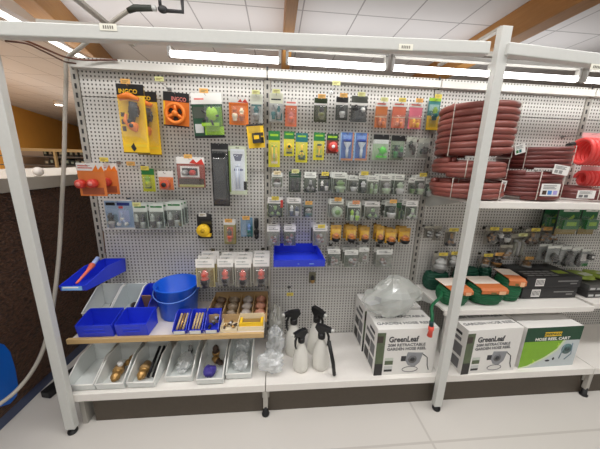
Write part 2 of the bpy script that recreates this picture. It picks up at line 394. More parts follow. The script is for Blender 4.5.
def p_tee(b, cx, cz, w, h, cy, c1, c2):
    r = w * .13
    b.m(c1).cyl((cx, cy, cz - h * .1), (cx, cy, cz + h * .5), r * 1.2, r).cyl((cx, cy, cz), (cx - w * .4, cy, cz - h * .4), r).cyl((cx, cy, cz), (cx + w * .4, cy, cz - h * .4), r)
    b.m(c2).cyl((cx - w * .3, cy, cz - h * .3), (cx - w * .46, cy, cz - h * .48), r * 1.5).cyl((cx + w * .3, cy, cz - h * .3), (cx + w * .46, cy, cz - h * .48), r * 1.5).ball((cx, cy, cz), r * 1.6)
def p_gun(b, cx, cz, w, h, cy, c1, c2):
    b.m(c2).tube([(cx - w * .05, cy, cz - h * .30), (cx + w * .12, cy, cz + h * .05), (cx + w * .16, cy, cz + h * .30)], [w * .15, w * .17, w * .19], 10)
    b.m(c1).tube([(cx - w * .46, cy, cz + h * .40), (cx - w * .05, cy, cz + h * .47), (cx + w * .42, cy, cz + h * .38)], [w * .13, w * .17, w * .11], 10)
    b.m(c1).tube([(cx - w * .22, cy, cz - h * .02), (cx - w * .3, cy, cz - h * .2), (cx - w * .05, cy, cz - h * .38), (cx + w * .2, cy, cz - h * .47)], [w * .07, w * .1, w * .13, w * .09], 8)
    b.m(c2).ball((cx - w * .02, cy - w * .1, cz - h * .22), w * .13)
def p_reel(b, cx, cz, w, h, cy, c1, c2):
    r = min(w, h) / 2
    b.m(c1).tube([(cx + r * .82 * math.cos(a * PI / 12), cy, cz + r * .82 * math.sin(a * PI / 12)) for a in range(24)], r * .17, 8, True)
    b.lathe([(r * .26, -.012), (r * .26, .01)], (cx, cy, cz), 'y', 14)
    for k in range(3):
        a = PI / 2 + k * 2 * PI / 3; b.tube([(cx, cy, cz), (cx + r * .8 * math.cos(a), cy, cz + r * .8 * math.sin(a))], r * .15, 6)
    b.m(c2)
    for k in range(3):
        a = PI / 2 + PI / 3 + k * 2 * PI / 3; b.ball((cx + r * .48 * math.cos(a), cy + .006, cz + r * .48 * math.sin(a)), (r * .24, .004, r * .24))
def p_tape(b, cx, cz, w, h, cy, c1, c2):
    r = min(w, h) / 2
    b.m(c1).lathe([(r * .9, -.018), (r, -.012), (r, .014)], (cx, cy, cz), 'y', 22); b.box((cx - r * .2, cy - .014, cz - r), (cx + r * 1.15, cy + .014, cz - r * .55))
    b.m(c2).lathe([(r * .35, -.0195), (r * .35, -.016)], (cx, cy, cz), 'y', 14)
def p_spray(b, cx, cz, w, h, cy, c1, c2):
    b.m(c1).lathe([(w * .12, -h * .5), (w * .14, -h * .1), (w * .10, 0), (w * .34, h * .24), (w * .36, h * .34)], (cx, cy, cz), seg=14)
    b.m(c2).lathe([(w * .38, h * .30), (w * .38, h * .42), (w * .2, h * .46)], (cx, cy, cz), seg=14)
def p_sprink(b, cx, cz, w, h, cy, c1, c2):
    b.m(c1).ball((cx + w * .1, cy, cz + h * .1), (w * .28, .018, h * .32)); b.m(c2)
    for k in range(5):
        a = k * 2 * PI / 5; b.tube([(cx, cy, cz), (cx + w * .42 * math.cos(a), cy - .01, cz + h * .42 * math.sin(a))], w * .05, 6)
    b.m(c1).box((cx - w * .4, cy - .008, cz - h * .45), (cx + w * .4, cy + .008, cz - h * .3))
def p_blob(b, cx, cz, w, h, cy, c1, c2):
    rr = random.Random(int(w * 1e5) + int(cx * 1e4))
    for k in range(5):
        q = rr.uniform(.16, .24); x, z = cx + rr.uniform(-.28, .28) * w, cz + rr.uniform(-.3, .3) * h
        p_conn(b, x, z, w * q * 1.9, h * q * 2, cy + rr.uniform(-.006, .006), c1 if k % 2 else c2, c2 if k % 2 else c1)
def p_box(b, cx, cz, w, h, cy, c1, c2):
    b.m(c1).box((cx - w / 2, cy - .012, cz - h / 2), (cx + w / 2, cy + .012, cz + h / 2)); b.m(c2).box((cx - w * .3, cy - .014, cz - h * .12), (cx + w * .3, cy - .012, cz + h * .28))
def p_bars(b, cx, cz, w, h, cy, c1, c2):
    for k in range(3):
        x = cx + (k - 1) * w * .3
        b.m(c1 if k != 1 else c2).cyl((x, cy, cz - h / 2), (x, cy, cz + h * .4), w * .1); b.m(c2 if k != 1 else c1).cyl((x, cy, cz + h * .4), (x, cy, cz + h / 2), w * .13)
PF = {'conn': p_conn, 'pair': p_pair, 'cap': p_cap, 'tee': p_tee, 'gun': p_gun, 'reel': p_reel, 'tape': p_tape, 'spray': p_spray, 'sprink': p_sprink, 'blob': p_blob, 'box': p_box, 'bars': p_bars}
PN = {'conn': 'hose_connector', 'pair': 'connector_pair', 'cap': 'screw_cap', 'tee': 'hose_splitter', 'gun': 'spray_gun', 'reel': 'spiral_reel', 'tape': 'tape_measure', 'spray': 'spray_head', 'sprink': 'lawn_sprinkler', 'blob': 'fitting_set', 'box': 'boxed_device', 'bars': 'hose_nozzle'}

def pack(label, cat, short, px, y, card, prints=(), items=(), blister=None, depth=.03, name='blister_pack', n=1, gap=.022, group=None, tagc=None, tilt=0., hk=True, hooklabel=None, behind=None, lw=.021):
    """A carded pack hanging in front of the board. px = (x left, x right, top row, bottom row); y = its distance in front."""
    xl, xr, yt, yb = px
    a, c = onY(xl, yt, y), onY(xr, yt, y); cx, top = (a.x + c.x) / 2, (a.z + c.z) / 2; W = c.x - a.x
    H = top - z_at(cx, y, yb)
    t = thing(cat.replace(' ', '_'), label, cat, (cx, y, top), group=group, rot=(0, tilt, 0))
    U = lambda u: (u - .5) * W; V = lambda v: -v * H
    b = mb(card)
    ch = W * .08
    b.prism([(U(0), V(1)), (U(1), V(1)), (U(1), V(.03)), (U(1) - ch, V(0)), (U(0) + ch, V(0)), (U(0), V(.03))], 0, .0016)
    b.m(DARK).box((-W * .1, -.0006, V(.045)), (W * .1, 0, V(.03)))
    for k, p in enumerate(prints):
        if p[0] == 'r': b.m(p[5]).box((U(p[1]), -.0008 - .0002 * k, V(p[4])), (U(p[3]), .0001, V(p[2])))
        elif p[0] == 't': b.m(p[5]).text(p[1], p[4] * H, U(p[2]), V(p[3]), -.0014 - .0002 * k, bold=.0006, sx=(p[6] if len(p) > 6 else 1))
        elif p[0] == 'l':                                # lines of small print
            u0, v0, u1, v1, c_, rows = p[1:]
            for r in range(rows):
                vv = v0 + (v1 - v0) * (r + .25) / rows
                b.m(c_).box((U(u0), -.001 - .0002 * k, V(vv + (v1 - v0) * .45 / rows)), (U(u0 + (u1 - u0) * (.95 if r % 2 else .7)), .0001, V(vv)))
        elif p[0] == 'p':                                # polygon
            b.m(p[2]).prism([(U(u), V(v)) for u, v in p[1]], -.0009 - .0002 * k, .0001)
    b.build('hang_card', t)
    for it in items:
        kind, u, v, w, h, c1, c2 = it[:7]
        q = MB(); PF[kind](q, U(u), V(v), w * W, h * H, -depth * .5, c1, c2); q.build(PN[kind], t)
    if blister:
        u0, v0, u1, v1 = blister
        q = mb(BLISTER); i = .12
        x0, x1, z0, z1 = U(u0), U(u1), V(v1), V(v0); dx, dz = (x1 - x0) * i, (z1 - z0) * i
        q.add([(x0, -.001, z0), (x1, -.001, z0), (x1, -.001, z1), (x0, -.001, z1), (x0 + dx, -depth, z0 + dz), (x1 - dx, -depth, z0 + dz), (x1 - dx, -depth, z1 - dz), (x0 + dx, -depth, z1 - dz)],
              [(4, 5, 6, 7), (0, 1, 5, 4), (1, 2, 6, 5), (2, 3, 7, 6), (3, 0, 4, 7)])
        q.build('blister', t, bevel=.003)
    if hk: hook(cx, top - .012, y - depth * .4 - .008, 'wire peg hook ' + ('with price label ' if tagc else '') + 'holding the ' + (hooklabel or short), tagc, lw)
    for k in range(1, n):
        d = dup(t, (cx + random.uniform(-.003, .003), y + gap * k, top + random.uniform(-.003, .002)), behind or ('pack hanging behind the front ' + short), group=(behind and group) or ('packs behind the front ' + short))
    return t
R = lambda u0, v0, u1, v1, c: ('r', u0, v0, u1, v1, c)
LN = lambda u0, v0, u1, v1, c, rows: ('l', u0, v0, u1, v1, c, rows)
WARM = mat((240, 206, 60), .5, 0, .05)
# --- top row, first bay
t = pack('tall yellow card with black header holding an orange spray gun', 'spray gun pack', 'orange spray gun card', (115.5, 143, 84, 153.5), -.17, YELLOW,
     [R(0, 0, 1, .155, BLACK), ('t', 'INGCO', .42, .105, .085, YELLOW, .95), R(.06, .40, .2, .46, BROWN), R(.06, .50, .2, .57, BROWN), R(.06, .60, .2, .67, BROWN), R(.1, .86, .9, .9, WARM), R(0, .985, 1, 1, BLACK), ('p', [(.3, .9), (.42, .84), (.5, .93), (.4, .97)], DARK)],
     [('gun', .52, .42, .78, .52, ORANGE, BLACK), ('blob', .62, .36, .5, .3, BLACK, DARK), ('cap', .56, .60, .34, .12, ORANGE, BLACK)], (.1, .17, .95, .84), .045, tagc=LBL_O)
d = dup(t, (t.location.x + .012, -.06, t.location.z - .005), 'tall yellow card hanging half hidden behind the front spray gun card')
t = pack('orange card with black header holding an orange spiral reel', 'hose reel pack', 'orange spiral reel card', (163, 189, 92.5, 127), -.09, ORANGE,
     [R(0, 0, 1, .26, BLACK), ('t', 'INGCO', .60, .19, .17, PINK, .8), R(0, .96, 1, 1, BLACK), R(0, .27, .06, .96, YELLOW)], [('reel', .5, .62, .92, .66, ORANGE, BLACK)], None, .035, tagc=None, tilt=.06)
pack('green leafy card with white header holding a garden sprinkler', 'sprinkler pack', 'leafy sprinkler card', (190, 221, 93, 138), -.12, DKGREEN,
     [R(0, 0, 1, .24, WHITE), LN(.1, .09, .55, .17, PINK, 1), R(.03, .3, .45, .55, mat((70, 76, 66), .5)), R(.05, .68, .32, .88, LTGREY), R(.36, .74, 1, .93, LIME), R(.5, .3, .97, .72, mat((96, 150, 60), .5)), R(0, .95, 1, 1, BLACK)],
     [('sprink', .6, .52, .7, .5, LIME, DARK)], (.4, .27, 1, .95), .045, tagc=LBL_O, tilt=-.05)
pack('orange card with white header holding two cream connectors', 'connector pack', 'orange card of cream connectors', (228.5, 248, 97, 125), -.08, ORANGE,
     [R(0, 0, 1, .2, WHITE), ('p', [(.45, .18), (.6, .06), (.7, .17), (.85, .05), (1, .2)], RED), R(.05, .24, .95, .3, mat((214, 106, 30), .5))], [('pair', .5, .62, .7, .5, CREAM, mat((190, 100, 40), .5))], (.1, .3, .9, .96), .035)
pack('pale clear pack with grey connector under a lime price label', 'connector pack', 'pale grey connector pack', (250, 262.5, 94, 123), -.05, LTGREY, [R(0, 0, 1, .34, mat((222, 226, 210), .5)), R(.1, .36, .9, .42, TEAL)], [('conn', .5, .68, .55, .5, GREY, TEAL)], (.08, .35, .92, .98), tagc=LBL_G)
pack('yellow box with black window hanging askew by the slotted strip', 'boxed pack', 'askew yellow and black box', (246, 263, 124, 148), -.10, YELLOW,
     [R(0, 0, 1, .08, DARK), R(.1, .1, .8, .36, mat((206, 170, 60), .5)), R(.45, .36, .95, .5, BROWN), R(.5, .56, .95, .8, BLACK)], [('box', .55, .6, .5, .4, DARK, YELLOW)], None, .03, tilt=-.10)
# --- first bay, left and middle
t = pack('orange card with white header holding two round red caps', 'cap pack', 'orange card of red caps', (75.5, 103, 163, 196), -.20, mat((226, 130, 66), .5),
     [R(0, 0, 1, .23, WHITE), LN(.05, .06, .6, .18, RED, 2), ('p', [(.55, .25), (.72, .05), (.78, .2), (.92, .08), (1, .26)], ORANGE), R(.1, .74, .9, .95, mat((170, 90, 60), .5))],
     [('cap', .18, .62, .34, .3, RED, PINK), ('cap', .62, .6, .34, .3, RED, PINK)], None, .045)
dup(t, (t.location.x + .01, -.11, t.location.z), 'orange capped pack half hidden behind the front red caps')
pack('yellow green card with dark green header and bee drawing', 'connector pack', 'yellow green card', (141, 153.5, 168.5, 191.5), -.06, mat((204, 206, 40), .5), [R(0, 0, 1, .27, GREEN), R(.2, .76, .7, .86, DKGREEN)], [('conn', .52, .55, .5, .5, mat((190, 200, 50), .5), LIME)], (.08, .28, .92, .94), .03, tagc=LBL_Y)
pack('clear pack with orange hose fitting beside the yellow green card', 'connector pack', 'orange fitting pack', (157.5, 173, 171, 190.5), -.07, mat((200, 186, 178), .5), [R(0, 0, 1, .3, PAPER), R(.04, .32, .96, .95, ORANGE)], [('cap', .5, .68, .62, .5, mat((220, 80, 30), .45), DARK)], (.06, .34, .94, .96), .035)
pack('square clear pack with red and white framed window', 'connector set', 'red framed set', (176, 204, 157, 187.5), -.09, mat((150, 80, 70), .5), [R(0, 0, 1, .22, PAPER), ('p', [(.45, .2), (.6, .06), (.72, .18), (.9, .05), (1, .24)], RED), R(.12, .3, .8, .66, WHITE), R(.18, .36, .74, .60, DARK), R(.05, .7, .95, .9, BROWN), R(.05, .9, .95, .98, mat((190, 190, 130), .5))],
     [('cap', .6, .5, .2, .2, RED, RED), ('cap', .33, .5, .2, .2, GREY, LTGREY)], (.03, .25, .97, .96), .05, tagc=LBL_O)
pack('tall narrow black pack hanging beside the white rain gauge', 'tool pack', 'tall black pack', (210.5, 228, 143.5, 206), -.08, BLACK, [R(0, 0, 1, .09, DARK), R(.05, .09, .95, .12, GREY), R(.12, .74, .88, .9, mat((64, 62, 60), .5)), R(.2, .2, .8, .5, mat((34, 34, 34), .5))], [('box', .5, .5, .72, .7, mat((28, 28, 30), .3), mat((46, 46, 48), .3))], (.04, .13, .96, .97), .03)
pack('white card with pale blue gauge and green edges', 'rain gauge pack', 'white gauge card', (228, 246.5, 146, 194.5), -.07, mat((208, 216, 190), .5), [R(.12, .06, .88, .92, mat((226, 232, 238), .4)), ('p', [(.25, .16), (.78, .16), (.66, .3), (.36, .3)], mat((96, 100, 124), .5)), R(.28, .46, .78, .5, mat((110, 116, 150), .5)), R(0, .1, .1, .95, mat((136, 160, 90), .5)), R(.8, .72, .98, .9, DARK)],
     [('bars', .5, .62, .3, .5, mat((200, 210, 230), .3), mat((226, 232, 240), .3))], (.15, .1, .85, .92), .03, tagc=None)
t = pack('blue and white card holding a set of hose fittings', 'fitting set', 'blue and white fitting card', (103.5, 131.5, 199.5, 229), -.11, mat((150, 176, 206), .5), [R(0, 0, 1, .04, WHITE), R(.05, .10, .38, .2, BLACK), R(.45, .1, .9, .2, mat((30, 50, 120), .5)), R(.5, .22, .65, .3, RED), R(.48, .36, .85, .75, mat((176, 190, 226), .5)), R(.05, .5, .42, .9, mat((110, 140, 160), .5)), R(0, .95, 1, 1, WHITE)],
     [('conn', .26, .68, .26, .5, GREY, DARK), ('tee', .66, .62, .36, .45, mat((150, 166, 196), .4), LTGREY)], (.03, .22, .97, .95), .045)
for k, (xl, xr, yt, yb) in enumerate(((132.5, 146.5, 204, 229), (148.5, 163, 204, 228.5), (166, 181, 202, 227))):
    pack(['clear pack of dark hose couplings next to the blue fitting card', 'clear pack of dark hose couplings, middle of its trio', 'clear pack of dark hose couplings, last before the tape measure'][k], 'coupling pack', ['coupling pack by the blue card', 'middle coupling pack', 'coupling pack nearest the tape measure'][k], (xl, xr, yt, yb), -.14, mat((190, 204, 196), .5),
         [R(0, 0, 1, .3, mat((214, 220, 214), .5)), R(.1, .08, .9, .15, GREEN), R(.04, .32, .96, .98, mat((96, 104, 98), .5, 0, .4))], [('pair', .5, .66, .85, .55, DARK, mat((150, 160, 154), .4))], (.04, .28, .96, .98), .035, n=3, gap=.05, tagc=LBL_G if k == 0 else None)
pack('black card with a round yellow tape measure', 'tape measure', 'tape measure card', (196.5, 211.5, 214, 238.5), -.06, BLACK, [R(.2, .0, .9, .2, DARK), R(.3, .3, .95, .4, mat((70, 66, 40), .5))], [('tape', .46, .62, .86, .56, YELLOW, mat((200, 160, 20), .4))], None, .045, tagc=mat((214, 212, 206), .6))
pack('small clear pack with an orange plug beside a teal pack', 'plug pack', 'orange plug pack', (223.5, 235, 220, 244), -.06, mat((150, 140, 80), .5), [R(0, 0, 1, .2, PAPER), R(.3, .28, .8, .75, mat((206, 90, 40), .5))], [('conn', .52, .6, .5, .5, mat((206, 80, 40), .4), BROWN)], (.06, .22, .94, .97), .03, tagc=LBL_O, n=2, gap=.03)
pack('small teal and blue pack beside the orange plug', 'plug pack', 'teal plug pack', (240.5, 252.5, 217.5, 236.5), -.06, mat((90, 140, 170), .5), [R(0, 0, .45, 1, mat((120, 150, 176), .5)), R(.5, .45, 1, 1, TEAL)], [('conn', .7, .6, .4, .6, TEAL, SKY)], (.06, .1, .94, .97), .025, tagc=LBL_O)
b = mb(BLACK).box((-.004, -.006, -.115), (.004, 0, 0)).lathe([(.012, -.10), (.016, -.09), (.016, -.075), (.01, -.07)], (0, -.012, 0)).lathe([(.006, -.13), (.013, -.118), (.013, -.1)], (0, -.012, 0)).lathe([(.009, -.06), (.014, -.05), (.014, -.01), (.008, 0)], (0, -.012, 0))
o = b.build('hanging_lance'); p = onY(256.5, 218, -.03); o.location = p; tag(o, 'slim black lance hanging on the slotted strip', 'spray lance')
# four rows of white topped plug packs above the tray
for k, (xl, xr, yt, yb) in enumerate(((195, 214, 259, 287), (217, 233, 259, 285), (234.5, 251, 259, 286.5), (253, 269.5, 258, 285.5))):
    w = ['nearest the blue bucket', 'second from the blue bucket', 'third from the blue bucket', 'nearest the slotted strip'][k]
    pack('white topped clear pack with red tap fitting, ' + w, 'tap fitting pack', 'red tap fitting pack ' + w, (xl, xr, yt, yb), -.20, mat((170, 168, 156) if k else (190, 178, 130), .5), [R(0, 0, 1, .3, WHITE), LN(.1, .05, .9, .24, LTGREY, 2), R(.06, .32, .94, .98, mat((92, 84, 74), .5, 0, .3) if k else mat((130, 116, 70), .5, 0, .3))],
         [('conn', .5, .66, .5, .6, DARK, mat((196, 72, 56), .45))], (.05, .28, .95, .98), .035, n=3, gap=.062)
# --- top row, second bay
pack('pale clear pack with teal hose fitting right of the strip'.replace(' right of', ' just past'), 'connector pack', 'teal fitting pack', (269.5, 283, 93, 121.5), -.05, LTGREY, [R(0, 0, 1, .36, mat((224, 226, 206), .5)), R(.12, .2, .85, .25, DARK), R(.5, .7, .95, .95, TEAL)], [('pair', .5, .68, .8, .5, TEAL, GREY)], (.05, .36, .95, .98), tagc=LBL_G)
pack('small orange card with white header beside the teal fitting', 'connector pack', 'small orange card', (285.5, 297, 99, 126.5), -.05, mat((226, 120, 80), .5), [R(0, 0, 1, .24, WHITE), R(.1, .1, .9, .16, PINK), R(.1, .5, .9, .55, mat((200, 90, 50), .5))], [('conn', .5, .68, .5, .4, mat((210, 100, 60), .4), PINK)], (.08, .3, .92, .96), tagc=None)
pack('dark olive card with green connector under an orange price label', 'connector pack', 'dark olive card', (314.5, 327.5, 98, 122), -.05, mat((66, 70, 46), .5), [R(0, 0, 1, .2, mat((54, 70, 40), .5)), R(0, .22, 1, .3, PAPER), R(.3, .4, .9, .9, mat((96, 104, 60), .5))], [('conn', .55, .64, .5, .5, mat((120, 124, 80), .4), DARK)], (.06, .3, .94, .96), tagc=LBL_O)
pack('dark card with white fitting, between the olive card and the black cluster', 'connector pack', 'dark card with white fitting', (336.5, 348.5, 97, 120), -.05, mat((70, 74, 70), .5), [R(0, 0, 1, .22, DARK), R(0, .24, 1, .34, PAPER)], [('conn', .5, .66, .5, .5, LTGREY, BLACK)], (.06, .34, .94, .96), tagc=LBL_O)
pack('black multi fitting pack with a white disc, nearest the orange trio', 'fitting set', 'black multi fitting pack', (352, 368, 96, 122), -.07, mat((60, 62, 60), .5), [R(0, 0, 1, .24, mat((84, 88, 80), .5)), R(0, .26, 1, .36, PAPER)], [('blob', .5, .65, .95, .6, BLACK, DARK), ('cap', .66, .55, .3, .2, LTGREY, WHITE)], (.02, .36, .98, .98), tagc=LBL_G)
for k, (box_, lab, sh, c1, c2) in enumerate((((376.5, 388.5, 101, 127.5), 'orange card with white header, first past the black fitting pack', 'first orange card of the trio', (206, 122, 70), (190, 100, 50)), ((393.5, 407, 101.5, 128), 'orange and pink card with a pale line across', 'orange and pink card', (216, 116, 90), (222, 140, 110)), ((410.5, 423.5, 102, 129), 'pink card with yellow drawing before the big hoses', 'pink card', (226, 120, 140), (226, 150, 60)))):
    pack(lab, 'connector pack', sh, box_, -.05, mat(c1, .5), [R(0, 0, 1, .2, WHITE), R(.1, .08, .8, .14, PINK), R(.0, .58, 1, .61, CREAM), R(.1, .64, .9, .95, mat(c2, .5))], [('pair', .5, .78, .6, .3, mat(c2, .4), YELLOW if k == 2 else ORANGE)], (.06, .5, .94, .97), tagc=[LBL_G, LBL_Y, LBL_O][k])
pack('card with teal top and yellow base beside the big hose stack', 'connector pack', 'teal and yellow card', (429.5, 441.5, 98, 130), -.02, mat((60, 130, 130), .5), [R(0, 0, 1, .1, LIME), R(.1, .2, .9, .4, mat((150, 190, 190), .5)), R(0, .55, 1, 1, YELLOW), R(.2, .65, .8, .9, mat((200, 170, 20), .5))], [('conn', .5, .5, .5, .4, TEAL, LIME)], (.06, .2, .94, .96), tagc=LBL_Y)
# --- second row, second bay
YG = mat((214, 206, 40), .5, 0, .05)
for k, (box_, h1_, lab, sh) in enumerate((((268.5, 280, 131, 167), .25, 'long yellow card with green header, first in its row', 'long yellow card'), ((284, 294.5, 131.5, 156), .3, 'short yellow card with green header and a round drawing', 'short yellow card'), ((296, 308, 133, 162.5), .3, 'yellow card with teal header, third in its row', 'third yellow card'), ((314, 325, 132.5, 160), .3, 'yellow card with green header beside the red spool', 'fourth yellow card'))):
    pack(lab, 'connector pack', sh, box_, -.06, YG, [R(0, 0, 1, h1_, GREEN if k != 2 else TEAL), R(.15, .08, .85, .14, LIME), R(.3, .62, .75, .74, WHITE if k in (0, 1) else LIME), R(.25, .82, .8, .9, DKGREEN if k else CREAM)],
         [(['bars', 'cap', 'tee', 'spray'][k], .5, .62, .55, .45, YELLOW, DKGREEN if k else LIME)], (.08, .3, .92, .96), .03, tagc=None)
pack('small card with green top and red spool', 'tape pack', 'red spool card', (327, 338.5, 134, 153.5), -.06, mat((120, 60, 50), .5), [R(0, 0, 1, .32, DKGREEN), R(.1, .1, .9, .2, LIME)], [('tape', .5, .66, .8, .6, RED, WHITE)], None, .035)
for k, box_ in enumerate(((341, 354, 132.5, 160.5), (355, 368.5, 133, 160.5))):
    pack(['blue card with pale nozzle, beside the red spool', 'blue card with pale nozzle, beside the green spray card'][k], 'nozzle pack', ['blue nozzle card by the red spool', 'blue nozzle card by the green spray card'][k], box_, -.06, mat((66, 106, 170), .5), [R(0, 0, .08, 1, mat((150, 180, 210), .5)), R(.92, 0, 1, 1, mat((200, 130, 90), .5)), R(.1, .92, .9, 1, mat((190, 140, 110), .5)), R(.2, .1, .8, .25, mat((110, 150, 210), .5))],
         [('spray', .5, .55, .8, .7, mat((200, 210, 220), .35), mat((40, 70, 150), .4))], (.08, .06, .92, .94), .03)
pack('card with black header and bright green spray head', 'nozzle pack', 'green spray card', (374, 389.5, 134.5, 160), -.06, mat((150, 170, 140), .5), [R(0, 0, 1, .2, BLACK), R(0, .2, 1, .36, LTGREY)], [('sprink', .5, .68, .8, .5, mat((70, 190, 40), .4), mat((50, 150, 40), .4))], (.04, .22, .96, .98), .04)
pack('card with black header and dark green striped fitting', 'nozzle pack', 'striped green fitting card', (392, 405.5, 135.5, 160), -.06, mat((120, 134, 110), .5), [R(0, 0, 1, .22, BLACK), LN(.1, .35, .9, .95, DKGREEN, 4)], [('pair', .5, .66, .8, .5, GREEN, BLACK)], (.04, .22, .96, .98), .04)
for k, box_ in enumerate(((407, 417.5, 137, 157.5), (419, 430, 138, 158))):
    pack(['black connector cluster pack beside the striped green fitting', 'black connector cluster pack close to the big hoses'][k], 'connector pack', ['black cluster pack by the striped fitting', 'black cluster pack by the big hoses'][k], box_, -.07, mat((150, 154, 146), .5), [R(0, 0, 1, .25, mat((170, 172, 160), .5))], [('blob', .5, .58, 1, .7, BLACK, mat((50, 60, 50), .5))], (.02, .2, .98, .98), .04)
# --- third row, second bay (clear connector packs)
CONN_BACK = [mat((84, 92, 80), .5, 0, .4), mat((108, 116, 100), .5, 0, .4), mat((66, 76, 66), .5, 0, .4), mat((120, 122, 112), .5, 0, .4)]
def conn(px, y, lab, sh, c1, c2, top, card=(184, 190, 182), kind='pair', tagc=None, n=1, extra=()):
    pack(lab, 'connector pack', sh, px, y, mat(card, .5), [R(0, 0, 1, .28, top), LN(.12, .06, .9, .22, GREY, 2), R(.03, .29, .97, .97, random.choice(CONN_BACK))] + list(extra), [(kind, .5, .65, .8, .55, c1, c2)], (.04, .26, .96, .98), .04, n=n, gap=.05, tagc=tagc)
GM = mat((120, 150, 100), .45); DG = mat((50, 60, 52), .45); PG = mat((168, 186, 160), .45); PALE = mat((226, 228, 220), .5)
conn((272, 282.5, 173, 187), -.05, 'tiny clear pack with white connector under a cream price label', 'tiny white connector', LTGREY, BROWN, PALE, kind='conn', tagc=mat((228, 214, 178), .6))
conn((289, 301, 171.5, 192), -.06, 'dark green card with two black connectors', 'two black connectors', BLACK, DARK, DKGREEN, (96, 104, 96), tagc=LBL_G)
conn((304.5, 316.5, 172, 192.5), -.06, 'dark card with one curved grey elbow fitting', 'curved elbow', GREY, DARK, PALE, (90, 104, 92), 'tee')
conn((318.5, 330, 174, 191.5), -.06, 'black topped card with black and white fittings', 'black topped card', BLACK, WHITE, BLACK, (120, 124, 116), 'pair', LBL_Y)
conn((333.5, 347, 172.5, 193), -.12, 'white topped pack with pale green coupling', 'pale green coupling', PG, GM, PALE, kind='conn', n=3)
conn((349, 358, 175.5, 192), -.10, 'narrow pack with white coupling, next after the pale green coupling', 'narrow white coupling', LTGREY, DG, PALE, kind='conn', n=2)
conn((359, 367, 173.5, 193.5), -.12, 'slim clear pack in front of the long connector row', 'slim clear connector', DG, LTGREY, PALE, kind='conn', tagc=LBL_Y)
conn((368, 379, 176, 194.5), -.14, 'clear pack with green ringed coupling, middle of the row', 'green ringed coupling', GM, PG, PALE, n=3)
conn((381, 391.5, 175, 194.5), -.14, 'clear pack with grey coupling after the green ringed one', 'grey coupling', PG, GREY, PALE, kind='conn', n=3)
conn((395, 405, 174.5, 195), -.14, 'clear pack with a pale round coupling', 'pale round coupling', LTGREY, PG, PALE, kind='conn', n=3, tagc=None)
conn((409, 415, 178, 194), -.10, 'sliver thin green pack wedged in the row end', 'thin green pack', GM, DG, PALE, kind='conn')
conn((415.5, 425, 175, 195), -.10, 'white topped clear pack, second last of the row', 'second last clear pack', PG, GREY, PALE, kind='conn', n=2, tagc=LBL_Y)
conn((426, 433, 178.5, 197), -.02, 'white topped clear pack at the row end by the shelf', 'row end clear pack', LTGREY, PG, PALE, kind='conn', n=1)
# --- fourth row
conn((267.5, 283, 198, 217), -.10, 'white topped pack with green fitting and a red tab', 'red tabbed pack', GM, DG, WHITE, (170, 176, 140), 'tee', LBL_Y, 2, [R(.84, .1, 1, .5, RED)])
conn((287.5, 301, 198, 216.5), -.10, 'white topped pack with dark blue coupling', 'dark blue coupling', mat((60, 76, 96), .45), LTGREY, WHITE, n=2)
conn((303.5, 313, 202.5, 217), -.06, 'small grey green pack behind the dark blue coupling', 'small grey green pack', mat((90, 120, 120), .45), GREY, mat((150, 166, 160), .5), kind='conn', tagc=LBL_O)
conn((329.5, 344, 199, 217.5), -.10, 'pale pack with round green mouth fitting', 'round mouth fitting', PG, GM, PALE, kind='cap', n=2, tagc=LBL_O)
conn((348, 361, 202, 221), -.12, 'pale pack with lime green base, under a pink price label', 'lime based pack', PG, LIME, PALE, n=2, tagc=mat((220, 150, 110), .6))
conn((365, 380, 201.5, 219), -.12, 'white topped pack with green lever fitting', 'green lever fitting', GM, DG, WHITE, kind='tee', n=2)
conn((385.5, 396.5, 201, 217.5), -.12, 'pale pack with grey coupling next to the green striped pack', 'pale grey pack', LTGREY, DG, PALE, kind='conn', n=2, tagc=LBL_O)
conn((397, 405, 203, 219), -.08, 'green striped pack between two pale packs', 'green striped pack', GM, DKGREEN, GREEN, (110, 140, 110), 'bars')
conn((406.5, 418, 201, 219.5), -.14, 'white topped pack with pale lever, last of its row', 'last white topped pack', PG, GREY, WHITE, kind='tee', n=3)
# --- fifth row: white flap packs and yellow packs
for k, px in enumerate(((267, 280, 226, 245.5), (284, 296, 226, 245.5), (313.5, 327.5, 225.5, 245.5))):
    conn(px, -.10, ['white flapped pack with reddish fitting by the slotted strip', 'white flapped pack with reddish fitting, above the blue tray', 'white flapped pack with reddish fitting, beside the yellow packs'][k], ['flapped pack by the strip', 'flapped pack above the blue tray', 'flapped pack by the yellow packs'][k], mat((120, 66, 60), .45), GREY, WHITE, (170, 164, 160), 'blob', n=3, tagc=[None, None, LBL_Y][k])
for k, (px, n) in enumerate((((331, 341.5, 225, 240), 1), ((346.5, 357, 226, 240.5), 2), ((360.5, 370, 227, 240.5), 2), ((377, 384.5, 226, 241.5), 2), ((386, 397, 229, 243), 3), ((399.5, 411, 228, 242), 3))):
    w = ['first after the white flapped packs', 'second from the white flapped packs', 'third from the white flapped packs', 'slim one before the broadest yellow pack', 'broadest of the yellow packs', 'last of the yellow row'][k]
    pack('small yellow pack with a dark plug, ' + w, 'plug pack', 'yellow pack, ' + w, px, -.10, mat((214, 160, 40), .5), [R(0, 0, 1, .2, mat((190, 150, 70), .5)), R(.1, .28, .9, .6, YELLOW), R(.35, .6, .7, .8, RED)], [('conn', .5, .78, .8, .55, BLACK, mat((190, 110, 30), .4))], (.05, .2, .95, .85), .03, n=min(n, 2), gap=.055)
